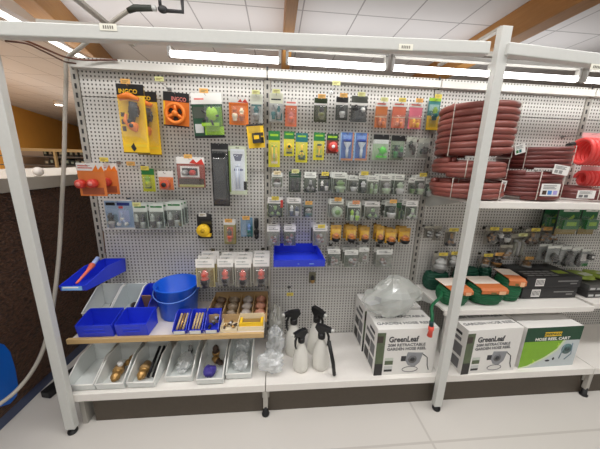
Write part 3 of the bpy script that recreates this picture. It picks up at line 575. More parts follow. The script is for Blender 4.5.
# --- sixth row
for k, (px, n) in enumerate((((328, 340.5, 249, 266), 2), ((345, 358.5, 250, 267), 3), ((359.5, 369, 247.5, 262), 2), ((377, 393, 249.5, 267), 2))):
    conn(px, -.12, ['grey flapped pack above the base shelf, first in the lowest row', 'grey flapped pack with dark fittings, second in the lowest row', 'small grey flapped pack, third in the lowest row', 'wide grey flapped pack, last in the lowest row'][k], 'lowest row pack, ' + ['first', 'second', 'third', 'last'][k], mat((110, 84, 76), .45), GREY, mat((214, 214, 208), .5), (150, 148, 142), 'blob', n=n)
for px, py, c_, l in ((105, 160, LBL_Y, 'above the blue and white fitting card'), (131.5, 164, LBL_O, 'left bare beside the yellow green card'.replace('left bare', 'standing empty')), (290, 294, LBL_Y, 'low on the board above the spray bottles'), (336, 84, LBL_G, 'between the olive card and the white fitting card'), (160, 80, LBL_G, 'over the orange spiral reel card')):
    v = onY(px, py, -.12); hook(v.x, v.z - .012, -.12, 'empty wire peg hook with price label ' + l, c_)
p = onY(312.5, 272, -.05)
t = thing('blister_pack', 'small clear pack with brass nozzle hanging under the wide blue tray', 'nozzle pack', p)
mb(mat((120, 116, 92), .5)).box((-.022, 0, -.075), (.022, .0016, 0)).build('hang_card', t)
q = MB(); p_conn(q, 0, -.045, .03, .05, -.015, BRASS, DARK); q.build('brass_nozzle', t)

# ------------------------------------------------------------------ storage bins
def bin_mesh(W, L, H, lip, m, th=.003, ridges=True, rim=None, run=.45):
    """open hopper-front bin; the front lip is at y = 0, the back at y = L, x is centred"""
    b = mb(m); w = W / 2
    prof = [(.004, 0), (-.008, lip), (L * run, H), (L, H), (L, 0)]
    b.prism(prof, -w, -w + th, 'x').prism(prof, w - th, w, 'x')
    b.box((-w + th, .004, 0), (w - th, L, th)).box((-w + th, L - th, th), (w - th, L, H))
    b.prism([(.004, 0), (-.008, lip), (-.005, lip), (.008, 0)], -w + th, w - th, 'x')
    if ridges:
        for q in (.35, .62): b.prism([(.004 - .012 * q, lip * q), (-.0 - .012 * q, lip * q), (-.0 - .012 * q, lip * (q + .08)), (.004 - .012 * q, lip * (q + .08))], -w * .55, w * .55, 'x')
    if rim:
        b.m(rim); r = .0034
        for s in (-1, 1):
            x = s * (w - th / 2); b.tube([(x, -.008, lip), (x, L * run, H), (x, L, H)], r, 6)
        b.tube([(-w, -.008, lip), (w, -.008, lip)], r + .0005, 6).tube([(-w, L, H), (w, L, H)], r, 6)
    return b
def fitting(label, loc, rot, s=1., c1=BRASS, c2=BROWN, name='pipe_fitting', cat='fitting', group=None):
    q = MB(); p_conn(q, 0, 0, .03 * s, .06 * s, 0, c1, c2); o = q.build(name, loc=loc, rot=rot)
    return tag(o, label, cat, group)
GB = mat((226, 230, 228), .35, 0, .04, name='grey_white_bin'); RIM = mat((244, 244, 240), .35, 0, .03)
deck_bins = []
for k, (a, c, lab, rz) in enumerate((((67, 391), (95.5, 391), 'empty white storage bin at the open end of the bottom shelf', 0), ((96.5, 391), (123.5, 391), 'white storage bin with a brass fitting under a white cap', 0), ((126, 391.5), (153, 391.5), 'white storage bin holding black tubes and a brass fitting', -.03),
                                    ((165, 384), (192.5, 384), 'white storage bin filled with clear wrapped parts', 0), ((195.5, 390), (222, 390), 'white storage bin holding purple and brass packs', 0), ((224.5, 386), (251, 385), 'white storage bin of crumpled clear bags beside the spray bottles', 0))):
    A, B = onZ(*a, DECK), onZ(*c, DECK); W = min((B - A).length, .138); cen = (A + B) / 2; cen.y = max(cen.y, -.402) if k not in (3, 5) else -.375
    o = bin_mesh(W, .225, .112, .044, GB, rim=RIM, ridges=False, run=.5).build('storage_bin', loc=(cen.x, cen.y, DECK + .0005), rot=(0, 0, rz))
    tag(o, lab, 'bin'); deck_bins.append((o, cen, W))
def inbin(k, dx, dy, dz): c = deck_bins[k][1]; return (c.x + dx, c.y + dy, DECK + dz)
def crumple(seed, amp=.25, f=1.6):
    def fn(v):
        n = noise.noise(v * f + Vector((seed * 7.1, seed * 3.3, 0))); n2 = abs(noise.noise(v * f * 2.7 + Vector((0, seed * 5.7, seed)))); n3 = noise.noise(v * f * 6 + Vector((seed, 0, 0)))
        n4 = abs(noise.noise(v * f * 5 + Vector((seed, 2 * seed, 0))))
        w_ = v * (1 + amp * n - amp * .9 * n2 + amp * .25 * n3 - amp * .5 * n4)
        return w_ if w_.length <= 1 else w_.normalized()
    return fn
def bag(name, label, cat, c, r, m, seed, amp=.35, group=None, seg=22, rings=15):
    o = mb(m).ball((0, 0, 0), r, seg, rings, fn=crumple(seed, amp), smooth=False).build(name, loc=c)
    return tag(o, label, cat, group)
fitting('brass valve body lying in the second white bin', inbin(1, -.008, .08, .034), (PI / 2, 0, .2), 1.9, TAN, BRASS)
fitting('brass elbow fitting tucked behind the valve in the second white bin', inbin(1, .015, .175, .032), (PI / 2, 0, -.3), 1.4, TAN, BRASS)
o = mb(WHITE).lathe([(.012, 0), (.014, .004), (.014, .018), (.010, .022)]).build('plastic_stopper', loc=inbin(1, .0, .10, .064), rot=(.2, .2, 0)); tag(o, 'small white plastic cap on the brass pieces in the bin', 'cap')
fitting('brass fitting at the front of the bin with black tubes', inbin(2, -.024, .085, .034), (PI / 2, 0, .08), 1.9, TAN, BRASS)
for k, (dx, rz) in enumerate(((.010, .06), (.037, .05))):
    o = mb(BLACK).cyl((0, 0, 0), (0, .15, .075), .008).build('black_tube', loc=inbin(2, dx, .05, .02), rot=(0, 0, -rz)); tag(o, ['black tube leaning in the white bin above the brass fitting', 'second black tube leaning against the bin side'][k], 'tube')
bag('parts_bag', 'clear bag of small parts filling the fourth white bin', 'bag', inbin(3, 0, .105, .042), (.05, .08, .036), BAG, 3)
fitting('grey fitting among clear bags in the fourth white bin', inbin(3, .0, .197, .05), (.2, 0, .5), 1.0, DARK, GREY)
o = mb(mat((66, 56, 140), .4, 0, .2)).ball((0, 0, 0), (.036, .045, .028), 18, 12, fn=crumple(5, .4)).build('purple_pack', loc=inbin(4, -.015, .06, .036)); tag(o, 'purple wrapped pack at the front of a white bin', 'pack')
fitting('brass coupling lying behind the purple pack', inbin(4, .012, .135, .032), (PI / 2, 0, .9), 1.3)
fitting('brass coupling standing at the back of the purple pack bin', inbin(4, -.01, .19, .055), (.2, 0, .2), 1.5)
bag('parts_bag', 'crumpled clear bag heaped in the last white bin', 'bag', inbin(5, 0, .085, .046), (.05, .07, .042), BAG, 8)
bag('parts_bag', 'milky bag behind the crumpled one in the last white bin', 'bag', inbin(5, .0, .188, .06), (.048, .030, .054), BAG, 9)

# blue and white bins, bucket and trays on the wooden shelf
S0 = WS + .0015
for k, (x0, x1, lab) in enumerate(((.05, .222, 'blue storage bin with ridged front, nearest the grey hose'), (.236, .392, 'blue storage bin with ridged front beside a strip of bare shelf'))):
    tag(bin_mesh(x1 - x0, .115, .100, .074, BLUE, run=.75).build('storage_bin', loc=((x0 + x1) / 2, -.35, S0), bevel=.0015), lab, 'bin')
for k, (x0, x1, m, lab) in enumerate(((-.02, .118, GB, 'pale open bin behind the first blue bin'), (.124, .250, BINCLEAR, 'frosted clear bin standing between the pale bin and dark blue bin'), (.256, .322, BLUE, 'dark blue bin with a cardboard piece beside the bucket'))):
    o = bin_mesh(x1 - x0, .185, .138, .055, m, rim=RIM if k < 2 else None, ridges=False, run=.75).build('storage_bin', loc=((x0 + x1) / 2, -.203, S0)); tag(o, lab, 'bin')
fitting('small dark fitting in the pale open bin', (.075, -.09, S0 + .03), (1.2, .4, .2), 1.2, BROWN, DARK)
fitting('small brown fitting in the frosted clear bin', (.20, -.09, S0 + .03), (1.2, .4, .8), 1.2, BROWN, DARK)
o = mb(mat((150, 110, 84), .8)).box((-.026, -.003, 0), (.026, .003, .11)).build('cardboard_piece', loc=(.289, -.10, S0 + .005), rot=(.25, 0, 0)); tag(o, 'brown cardboard piece standing in the dark blue bin', 'cardboard')
t = thing('bucket', 'round blue plastic bucket with wire handle on the wooden shelf', 'bucket', (.474, -.134, S0))
b = mb(BUCKET).lathe([(.0, .0), (.098, 0), (.101, .004), (.119, .185), (.124, .187), (.126, .194), (.122, .197), (.116, .192), (.098, .006), (0, .005)], seg=40, cap=False); b.build('pail', t)
mb(mat((90, 130, 210), .35)).tube([(.12 * math.cos(a * PI / 14 + PI), -.02 - .118 * math.sin(a * PI / 14), .172 - .035 * math.sin(a * PI / 14)) for a in range(15)], .0028, 6).build('handle', t)
for s in (-1, 1): mb(BUCKET).lathe([(.012, 0), (.012, .008)], (s * .119, -.005, .168), 'x' if s > 0 else 'x').build('handle_boss', t)
STICK = mat((206, 180, 130), .5, 0, .15)
for k, (x0, x1) in enumerate(((.513, .584), (.594, .666), (.676, .749))):
    bo = tag(bin_mesh(x1 - x0, .105, .085, .028, BLUE, ridges=False, rim=None, run=.6).build('storage_bin', loc=((x0 + x1) / 2, -.345, S0)), 'small blue bin ' + ['of dark pieces and tan rods, nearest the bucket', 'of tan rods, middle of the three', 'of dark fittings, nearest the yellow tray'][k], 'bin')
    c = (x0 + x1) / 2
    mb(mat((216, 216, 210), .5)).box((-.028, -.0092, .004), (.028, -.006, .022)).build('label_card', bo)
    for j in range(3):
        if k < 2:
            o = mb(STICK if j != 1 or k else BRASS).cyl((0, 0, 0), (.006, .075, .05), .006).build('wooden_rod', loc=(c - .022 + j * .016, -.325, S0 + .013)); tag(o, 'short tan rod leaning in the small blue bin ' + ['nearest the bucket', 'in the middle'][k], 'rod', 'tan rods in the small blue bin ' + ['by the bucket', 'in the middle'][k])
        else: fitting('dark fitting piled in the small blue bin by the yellow tray', (c - .018 + j * .018, -.315 + j * .022, S0 + .016 + .012 * j), (PI / 2, 0, .5 * j), .6, [DARK, GREY, LTGREY][j], BLACK, group='dark fittings in the small blue bin')
for j in range(3): fitting('dark fitting lying at the front of the small blue bin by the bucket', (.530 + j * .018, -.338, S0 + .010), (PI / 2, 0, .2 * j), .3, BROWN, BLACK, group='dark fittings by the bucket')
# cardboard tray with four compartments, yellow tray, loose tray of brass
CARD = mat((190, 158, 112), .8, 0, .08, name='cardboard')
t = thing('display_tray', 'cardboard display tray with four compartments behind the yellow tray', 'tray', (.835, -.155, S0))
b = mb(CARD).box((-.165, -.10, 0), (.165, .12, .003)).box((-.165, -.103, 0), (.165, -.10, .055)).box((-.165, .12, 0), (.165, .123, .075)).box((-.168, -.103, 0), (-.165, .123, .065)).box((.165, -.103, 0), (.168, .123, .065)); b.build('tray_body', t)
for k in range(3): mb(CARD).box((-.084 + k * .083, -.10, .003), (-.081 + k * .083, .12, .06)).build('divider', t)
PK = [mat((96, 76, 58), .5, 0, .2), mat((132, 116, 96), .4, 0, .2), mat((160, 150, 140), .4, 0, .2), mat((176, 122, 96), .5, 0, .15)]
for k in range(4):
    for j in range(3):
        x = .835 - .1235 + k * .083; y = -.225 + j * .07
        o = mb(PK[k]).ball((0, 0, 0), (.034, .03, .028), 14, 10, fn=crumple(k * 3 + j, .3)).build('parts_packet', loc=(x, y, S0 + .036 + .004 * j)); tag(o, ['dark brown packet', 'grey brown packet', 'silver packet', 'tan packet'][k] + ' in the ' + ['first', 'second', 'third', 'last'][k] + ' compartment of the cardboard tray', 'packet', ['dark brown', 'grey brown', 'silver', 'tan'][k] + ' packets in the tray')
t = thing('parts_tray', 'pale tray with bright yellow liner at the wooden shelf end', 'tray', (.92, -.298, S0))
b = mb(CREAM).box((-.067, -.036, 0), (.067, .036, .003)).box((-.067, -.039, 0), (.067, -.036, .026)).box((-.067, .036, 0), (.067, .039, .06)).box((-.07, -.039, 0), (-.067, .039, .05)).box((.067, -.039, 0), (.07, .039, .05)); b.build('tray_body', t)
mb(YELLOW).box((-.064, -.034, .004), (.064, -.028, .046)).box((-.064, -.028, .004), (-.05, .03, .04)).box((.05, -.028, .004), (.064, .03, .04)).build('yellow_liner', t)
o = mb(mat((150, 120, 60), .6)).box((-.048, -.026, .0045), (.048, .032, .030)).build('carton', loc=(.92, -.298, S0)); tag(o, 'small tan carton lying in the yellow lined tray', 'carton')
tag(mb(CREAM).box((-.042, -.04, 0), (.042, .05, .003)).box((-.042, -.043, 0), (.042, -.04, .018)).box((-.045, -.043, 0), (-.042, .05, .03)).box((.042, -.043, 0), (.045, .05, .03)).box((-.042, .05, 0), (.042, .053, .035)).build('parts_tray', loc=(.802, -.30, S0)), 'small pale tray of brass pieces beside the yellow lined tray', 'tray')
for j in range(5): fitting('small brass piece in the pale tray beside the yellow one', (.775 + .014 * j, -.315 + .02 * (j % 3), S0 + .014 + .004 * (j % 2)), (PI / 2, 0, 1.3 * j), .5, [BRASS, STICK, LTGREY, BRASS, BROWN][j], BROWN, group='brass pieces in the pale tray')
# hanging bins
t = thing('hanging_bin', 'open blue bin hooked on the board edge with an orange nozzle inside', 'bin', (.082, -.365, .756), rot=(-.125, 0, 0))
bin_mesh(.118, .335, .080, .028, BLUE, ridges=False, run=.5).build('bin_body', t, bevel=.001)
mb(mat((120, 170, 220), .4)).box((-.045, -.0085, .006), (.045, -.005, .026)).m(WHITE).box((-.04, -.0092, .017), (.03, -.0085, .023)).build('label_strip', t)
t = thing('spray_lance', 'orange red nozzle stick lying in the hanging blue bin', 'nozzle', (.076, -.33, .779), rot=(-.125 + .35, 0, .1))
mb(mat((226, 110, 90), .4)).tube([(0, .0, 0), (0, .10, .0), (0, .15, .004)], [.006, .008, .016], 10).build('lance_tube', t); mb(mat((150, 170, 220), .4)).cyl((0, .155, .004), (0, .21, .01), .011).build('lance_grip', t)
A, B = onY(273.5, 268, -.34), onY(325, 269, -.34)
W = B.x - A.x
t = thing('hanging_bin', 'wide empty blue tray hooked low on the second pegboard bay', 'bin', ((A.x + B.x) / 2, -.335, A.z + .002), rot=(-.10, 0, 0))
bin_mesh(W, .32, .06, .040, BLUE, ridges=False, run=.9).build('bin_body', t, bevel=.001)
mb(mat((110, 140, 220), .4)).box((-.01, -.0095, .016), (-.002, -.006, .022)).box((.05, -.0095, .016), (.075, -.006, .022)).build('label_mark', t)

# ------------------------------------------------------------------ spray bottles and clear bags on the bottom shelf
BOT = clear_mat('milky_bottle', (236, 234, 226), .14, .12, 8, .05, .25)
def spray_bottle(label, x, y, h, rz):
    t = thing('spray_bottle', label, 'spray bottle', (x, y, DECK + .0005), rz); s = h / .26
    mb(BOT).lathe([(.038 * s, 0), (.044 * s, .006 * s), (.046 * s, .03 * s), (.044 * s, .08 * s), (.034 * s, .125 * s), (.022 * s, .155 * s), (.015 * s, .175 * s), (.015 * s, .19 * s)], seg=24).build('bottle_body', t)
    mb(BLACK).lathe([(.019 * s, .178 * s), (.020 * s, .185 * s), (.020 * s, .205 * s), (.012 * s, .21 * s)], seg=18).prism([(-.055 * s, .232 * s), (-.05 * s, .25 * s), (-.012 * s, .258 * s), (.030 * s, .256 * s), (.036 * s, .236 * s), (.012 * s, .205 * s), (-.012 * s, .205 * s), (-.018 * s, .228 * s)], -.012 * s, .012 * s).build('trigger_head', t, bevel=.002); th = COL.objects[-1]
    mb(BLACK).tube([(-.028 * s, 0, .228 * s), (-.040 * s, 0, .20 * s), (-.040 * s, 0, .165 * s), (-.034 * s, 0, .145 * s)], [.006 * s, .007 * s, .006 * s, .004 * s], 8).build('trigger', th)
    mb(mat((200, 200, 194), .3)).cyl((-.053 * s, 0, .241 * s), (-.066 * s, 0, .241 * s), .009 * s).build('nozzle_tip', th)
    mb(mat((214, 212, 206), .4)).cyl((0, 0, .175 * s), (.006 * s, 0, .012 * s), .0028 * s).build('dip_tube', t)
    return t
spray_bottle('milky spray bottle with black trigger, nearest the clear bags', 1.20, -.315, .26, .5)
spray_bottle('milky spray bottle with a long black tube, nearest the hose reel box', 1.318, -.305, .28, 2.6)
spray_bottle('milky spray bottle at the back, nearest the wooden shelf', 1.165, -.18, .30, .3)
spray_bottle('milky spray bottle at the back beside the hose reel boxes', 1.31, -.175, .31, 2.2)
o = mb(BLACK).tube([(1.35, -.36, .42), (1.375, -.385, .30), (1.385, -.39, .225)], .011, 10).build('black_tube'); tag(o, 'long black tube leaning on the front spray bottle', 'tube')
for c, r, s, lab in (((1.03, -.335, .282), (.085, .06, .068), 11, 'clear crumpled bag lying at the front beside the last white bin'), ((1.05, -.20, .315), (.062, .07, .102), 12, 'tall crumpled clear bag behind the front bag'), ((1.06, -.085, .36), (.05, .045, .148), 13, 'pale bluish clear bag rising beside the wooden shelf end')):
    bag('plastic_bag', lab, 'plastic bag', c, r, BAG if s != 13 else MILKY, s, .45)

# ------------------------------------------------------------------ hose reel boxes
BOXW = mat((228, 226, 222), .45, 0, .03, name='white_carton'); PHOTO_G = mat((88, 100, 74), .5, 0, .5, scale=25); PHOTO_D = mat((44, 42, 42), .5, 0, .4, scale=30)
INK = mat((54, 54, 58), .6); INKG = mat((110, 110, 112), .6); REELG = mat((140, 142, 146), .5, 0, .08)
def greenleaf(label, fl, W, H, D, rz, sidepics=True):
    t = thing('hose_reel_box', label, 'box', (fl[0], fl[1], DECK + .0005), rz)
    mb(BOXW).box((0, 0, 0), (W, D, H)).build('carton', t, bevel=.002)
    b = mb(PHOTO_G).box((.0, -.0008, 0), (W * .135, 0, H * .93)); b.m(PHOTO_D).box((0, -.0012, 0), (W * .135, 0, H * .26)); b.m(mat((60, 50, 44), .5)).box((0, -.0012, H * .72), (W * .10, 0, H * .86))
    b.m(LTGREY).box((W * .16, -.0008, H * .07), (W * .30, 0, H * .20)); b.m(PHOTO_D).box((W * .165, -.0012, H * .08), (W * .295, 0, H * .125)); b.m(PHOTO_G).box((W * .165, -.0008, H * .23), (W * .30, 0, H * .38)); b.m(mat((200, 206, 196), .5)).box((W * .165, -.0012, H * .32), (W * .30, 0, H * .38))
    b.m(INK).text('GreenLeaf', H * .165, W * .19, H * .775, -.0006, 'LEFT', .0012, fit=W * .49)
    b.m(INKG).text('20M RETRACTABLE', H * .082, W * .185, H * .655, -.0006, 'LEFT', .0008, fit=W * .62).text('GARDEN HOSE REEL', H * .082, W * .175, H * .570, -.0006, 'LEFT', .0008, fit=W * .65)
    cx, cz = W * .62, H * .30
    b.m(REELG).prism([(cx - W * .09, cz + H * .19), (cx + W * .17, cz + H * .17), (cx + W * .13, cz - H * .04), (cx + W * .05, cz - H * .14), (cx - W * .06, cz - H * .10), (cx - W * .12, cz + H * .02)], -.0012, 0)
    b.m(INKG).lathe([(H * .085, -.0016), (H * .085, 0)], (cx + .0, 0, cz + .01), 'y', 20); b.m(INK).lathe([(H * .045, -.002), (H * .045, 0)], (cx, 0, cz + .01), 'y', 16)
    b.box((cx - W * .19, -.0012, cz), (cx - W * .11, 0, cz + H * .11))
    b.m(INKG).tube([(cx - W * .02 + W * .13 * math.cos(a * PI / 10), -.0005, cz - H * .19 + H * .06 * math.sin(a * PI / 10)) for a in range(20)], .002, 5, True)
    b.m(INK).tube([(cx + W * .17, -.0005, cz + H * .14), (cx + W * .25, -.0005, cz + H * .06), (cx + W * .27, -.0005, cz - H * .12), (cx + W * .30, -.0005, cz - H * .22)], .0028, 5)
    b.build('front_lettering', t)
    b = mb(mat((176, 172, 166), .5)); b.m(PHOTO_D)
    if sidepics:
        for k, (a, c, e, f) in enumerate(((.15, .5, .06, .28), (.55, .9, .06, .28), (.12, .45, .35, .6), (.5, .88, .38, .55), (.2, .85, .66, .74), (.2, .6, .8, .86))):
            b.m(PHOTO_D if k % 2 else INKG).box((-.0008, D * a, H * e), (0, D * c, H * f))
        b.build('side_print', t)
    b = mb(INK).text('20M RETRACTABLE', .028, 0, 0, 0, sx=1.2)
    v = MB().m(INKG)
    for i, q in enumerate(('20M RETRACTABLE', 'GARDEN HOSE REEL')):
        X = Matrix.Translation((W * .5, D * (.62 - .34 * i), H + .0003)) @ Matrix.Rotation(-PI / 2, 4, 'X')
        v.text(q, .030, 0, 0, 0, bold=.0006, sx=1.2, X=X)
    v.build('top_lettering', t)
    return t
p1 = onZ(373.5, 375.5, DECK)
greenleaf('white printed hose reel box with a clear bag lying on it', (1.612, -.395), .355, .298, .185, 0)
greenleaf('white hose reel box standing behind the bagged box', (1.606, -.198), .36, .31, .185, 0)
greenleaf('white printed hose reel box between the front post and green box', (2.125, -.42), .352, .290, .20, .045)
t = thing('hose_reel_box', 'white topped green and lime hose cart box, farthest along the bottom shelf', 'box', (2.512, -.395, DECK + .0005), .02)
W, H, D = .375, .275, .20
mb(BOXW).box((0, 0, 0), (W, D, H)).build('carton', t, bevel=.002)
b = mb(DKGREEN).box((0, -.0008, H * .66), (W, 0, H)); b.m(mat((196, 204, 206), .5)).box((0, -.0008, 0), (W, 0, H * .66))
b.m(mat((128, 178, 40), .5, 0, .08)).prism([(0, 0), (W * .16, H * .03), (W * .45, H * .22), (W * .64, H * .42), (W * .74, H * .66), (0, H * .66)], -.0014, 0); b.m(mat((214, 226, 190), .5)).prism([(W * .05, 0), (W * .16, H * .03), (W * .45, H * .22), (W * .64, H * .42), (W * .74, H * .66), (W * .69, H * .66), (W * .61, H * .45), (W * .43, H * .26), (W * .15, H * .06), (0, .005), (0, 0)], -.0018, 0)
for dx, dz in ((.60, .50), (.22, .10)): b.m(mat((176, 214, 70), .5)).prism([(W * dx, H * dz), (W * (dx + .06), H * (dz + .06)), (W * dx, H * (dz + .12)), (W * (dx + .02), H * (dz + .06))], -.0022, 0)
b.m(YELLOW).box((W * .33, -.0016, H * .78), (W * .63, 0, H * .88)); b.m(DKGREEN).text('GREENLEAF', H * .08, W * .48, H * .83, -.0018, bold=.0004, sx=1.1); b.m(WHITE).text('HOSE REEL CART', H * .095, W * .49, H * .71, -.0010, bold=.0006, sx=1.15)
b.m(mat((90, 120, 120), .5)).lathe([(H * .13, -.002), (H * .13, 0)], (W * .80, 0, H * .44), 'y', 20); b.m(mat((60, 84, 84), .5)).lathe([(H * .06, -.0026), (H * .06, 0)], (W * .80, 0, H * .44), 'y', 14)
b.m(mat((120, 140, 150), .5)).tube([(W * .88, -.001, H * .58), (W * .90, -.001, H * .3), (W * .80, -.001, H * .17)], .003, 5).tube([(W * .74, -.001, H * .55), (W * .70, -.001, H * .2)], .003, 5)
b.m(INK).ball((W * .5, -.001, H * .16), (.016, .0014, .007)).ball((W * .60, -.001, H * .20), (.008, .0014, .01)); b.build('front_lettering', t)
# bag with a reel lying on the first box
c = onY(398, 302, -.25)
t = thing('plastic_bag', 'large clear plastic bag with a grey reel lying on the hose reel box', 'plastic bag', (1.735, -.255, DECK + .300))
FILM = clear_mat('clear_film', (218, 222, 216), .54, .14, 9, .5, .2)
mb(FILM).ball((0, 0, .122), (.19, .13, .122), 20, 13, fn=crumple(21, .34, 1.2), smooth=False).build('film', t)
q = mb(mat((186, 190, 188), .4, 0, .06)).lathe([(.075, -.035), (.08, -.03), (.045, -.025), (.045, .025), (.08, .03), (.075, .035)], (.02, -.005, .09), 'y', 28); q.m(mat((156, 166, 160), .4)).tube([(.02 + .062 * math.cos(a * PI / 12), -.005 + .012 * math.sin(a * .9), .09 + .062 * math.sin(a * PI / 12)) for a in range(24)], .014, 8, True); q.m(mat((206, 208, 204), .4)).box((-.03, -.03, .012), (.09, .03, .022)); q.build('wrapped_reel', t)

# ------------------------------------------------------------------ stacked brown garden hoses
HOSE = mat((140, 78, 70), .34, 0, .10, .5); HOSE2 = mat((112, 56, 52), .34, 0, .10, .5)
def coil(label, x, y, z, Rr, r, turns, m, tagpx=None, straps=(200, 300), layers=2, group=None):
    t = thing('garden_hose', label, 'garden hose', (x, y, z)); rr = random.Random(label)
    for L in range(layers):
        pts = []; n = 30; Rl = Rr - r - L * r * 2.0
        ph = rr.uniform(0, 6)
        for k in range(int(turns * n) + 1):
            a = ph + 2 * PI * k / n; h = r + (k / n) * r * 1.93 * (turns - 1) / max(turns - .0, 1); q = Rl + r * .35 * math.sin(a * 1.37 + L) * .5
            pts.append((q * math.cos(a), q * math.sin(a), h + r * .15 * math.sin(a * 2.3)))
        mb(m).tube(pts, r, 8).build('hose_coil', t)
    top = r + turns * r * 1.93 * (turns - 1) / turns + r * 1.05
    for s in straps:
        a = math.radians(s); ro = Rr + .003; ri = Rr - layers * 2 * r - .004
        mb(mat((214, 206, 196), .5)).tube([(ro * math.cos(a), ro * math.sin(a), -.0 + .003), (ro * math.cos(a), ro * math.sin(a), top), (ri * math.cos(a), ri * math.sin(a), top), (ri * math.cos(a), ri * math.sin(a), .003)], .0022, 6, True).build('tie_strap', t)
    return t, top
def hose_tag(t, px, py, wpx, hpx, y, cols, tilt=0.):
    p = onY(px, py, y); w = wpx / 195; h = hpx / 195; q = p - Vector(t.location)
    b = mb(PAPER).box((-w / 2, -.0012, -h / 2), (w / 2, 0, h / 2)).m(INKG)
    for k in range(3): b.box((-w * .4, -.0018, h * (.32 - k * .12)), (w * (.3 - .1 * (k % 2)), -.001, h * (.37 - k * .12)))
    for k, c_ in enumerate(cols): b.m(c_).box((-w * .4 + k * w * .29, -.0018, -h * .38), (-w * .4 + k * w * .29 + w * .22, -.001, -h * .05))
    b.build('paper_tag', t, loc=q, rot=(0, tilt, 0))
z0 = US + .0035
t1, h = coil('thick brown garden hose coil at the bottom of the tall stack', 2.095, -.232, z0, .178, .0175, 3, HOSE, straps=(215, 290)); z1 = z0 + h + .002
hose_tag(t1, 503.5, 186, 5, 11, -.30, [INKG], .1)
t2, h = coil('thick brown garden hose coil in the middle of the tall stack', 2.090, -.232, z1, .174, .0175, 3, HOSE, straps=(232, 320)); z2 = z1 + h + .002
t3, h = coil('thick brown garden hose coil topping the tall stack', 2.096, -.232, z2, .178, .0175, 8, HOSE, straps=(200, 330))
hose_tag(t3, 498, 131, 9, 14, -.385, [INKG, INKG, INK], -.05); hose_tag(t3, 504, 110, 12, 14, -.27, [INKG, LIME, GREY], .15)
u1, h = coil('slim dark brown hose coil under another beside the tall stack', 2.455, -.205, z0, .172, .0132, 6, HOSE2, straps=(250, 310)); zb = z0 + h + .002
hose_tag(u1, 550, 190, 20, 12, -.405, [BROWN, SKY, mat((170, 160, 220), .5)], 0)
u2, h = coil('slim dark brown hose coil resting on the second coil with a raised end', 2.49, -.205, zb, .165, .0132, 5, HOSE2, straps=(215, 320))
mb(BLACK).tube([(.13, -.06, h + .006), (.165, -.04, h + .008), (.20, -.03, h + .016)], [.009, .013, .013], 10).build('hose_end', u2)
hose_tag(u2, 561, 170, 17, 9, -.395, [GREY, GREY], .12); hose_tag(u2, 520, 149, 11, 9, -.33, [GREEN, TEAL], -.3)
v1, h = coil('low dark hose coil lying alone in front of the red spirals', 2.815, -.205, z0, .170, .0118, 3, HOSE2, straps=(250,))
hose_tag(v1, 586, 194.5, 20, 8, -.395, [INKG, INKG], 0)
SALMON = mat((244, 84, 80), .35, 0, .06, name='salmon_red_plastic')
for k, (px, py, rpx, lab) in enumerate(((597, 152, 11.5, 'large red spiral hose hanging above the low brown coil'), (596, 178.5, 6.5, 'smaller red spiral hose hanging just above the shelf'))):
    y = -.16 if k == 0 else -.10
    p = onY(px, py, y); rad = rpx / 165
    t = thing('hanging_spiral_hose', lab, 'spiral hose', p)
    pts = []
    for a in range(0, 24 * 8 + 1): th = 2 * PI * a / 24; pts.append((-.11 + .22 * a / (24 * 8), rad * .8 * math.cos(th), rad * math.sin(th)))
    mb(SALMON).tube(pts, .0105, 8).build('spiral_tube', t)
    mb(mat((236, 176, 176), .5)).box((-.13, -.005, rad + .008), (.13, -.003, rad + .035)).build('hang_tab', t)
hook(onY(590, 138, -.16).x, onY(590, 138, -.16).z + .02, -.19, 'wire peg hook holding the large red spiral hose', None)

# ------------------------------------------------------------------ middle shelf: green flat hoses, black boxes
GH = mat((14, 96, 58), .6, 0, .15, scale=90); GHD = mat((10, 70, 52), .6, 0, .15, scale=90); OC = mat((198, 112, 60), .55, 0, .1)
M0 = MS + .0035
def flat_hose(label, x, y, z, w, d, h, rz, m=GH, card=True, seed=1):
    t = thing('flat_hose', label, 'garden hose', (x, y, z), rz); rr = random.Random(seed); b = mb(m); n = 7; r = h / n * .75
    for k in range(n):
        q = .80 + .2 * math.sin(PI * (k + .5) / n); zz = r + (h - 2 * r) * k / (n - 1)
        for s in (1., .62):
            b.tube([(s * q * (w / 2 - r) * math.copysign(abs(math.cos(a)) ** .7, math.cos(a)), s * q * (d / 2 - r) * math.copysign(abs(math.sin(a)) ** .7, math.sin(a)), zz + rr.uniform(-.003, .003)) for a in [2 * PI * i / 24 for i in range(24)]], r * 1.05, 8, True)
    b.build('hose_bundle', t)
    if card:
        cw = w * .40; zt = h + .004
        c = mb(OC).prism([(-d / 2 - .006, h * .80), (-d / 2 - .006, zt - .004), (-d / 2 + .01, zt + .006), (d / 2, zt + .012), (d / 2, zt + .010), (-d / 2 + .011, zt + .004), (-d / 2 - .003, zt - .006), (-d / 2 - .003, h * .80)], -cw, cw, 'x')
        c.m(mat((238, 226, 214), .5)).prism([(-d * .12, zt + .0092), (d / 2, zt + .0125), (d / 2, zt + .0135), (-d * .12, zt + .0102)], -cw, cw, 'x')
        c.m(mat((110, 96, 50), .5)).box((-cw * .3, -d / 2 - .007, h * .78), (cw * .1, -d / 2 - .0055, h * .9)); c.m(mat((230, 180, 140), .5)).box((cw * .3, -d / 2 - .007, h * .76), (cw * .8, -d / 2 - .0055, h * .96))
        c.build('card_sleeve', t, bevel=.0015)
    return t
g1 = flat_hose('green flat hose with orange card, by the shelf corner with trailing end', 2.125, -.24, M0, .175, .15, .10, .05, seed=1)
hx = onY(431.5, 308, -.42).x - 2.125
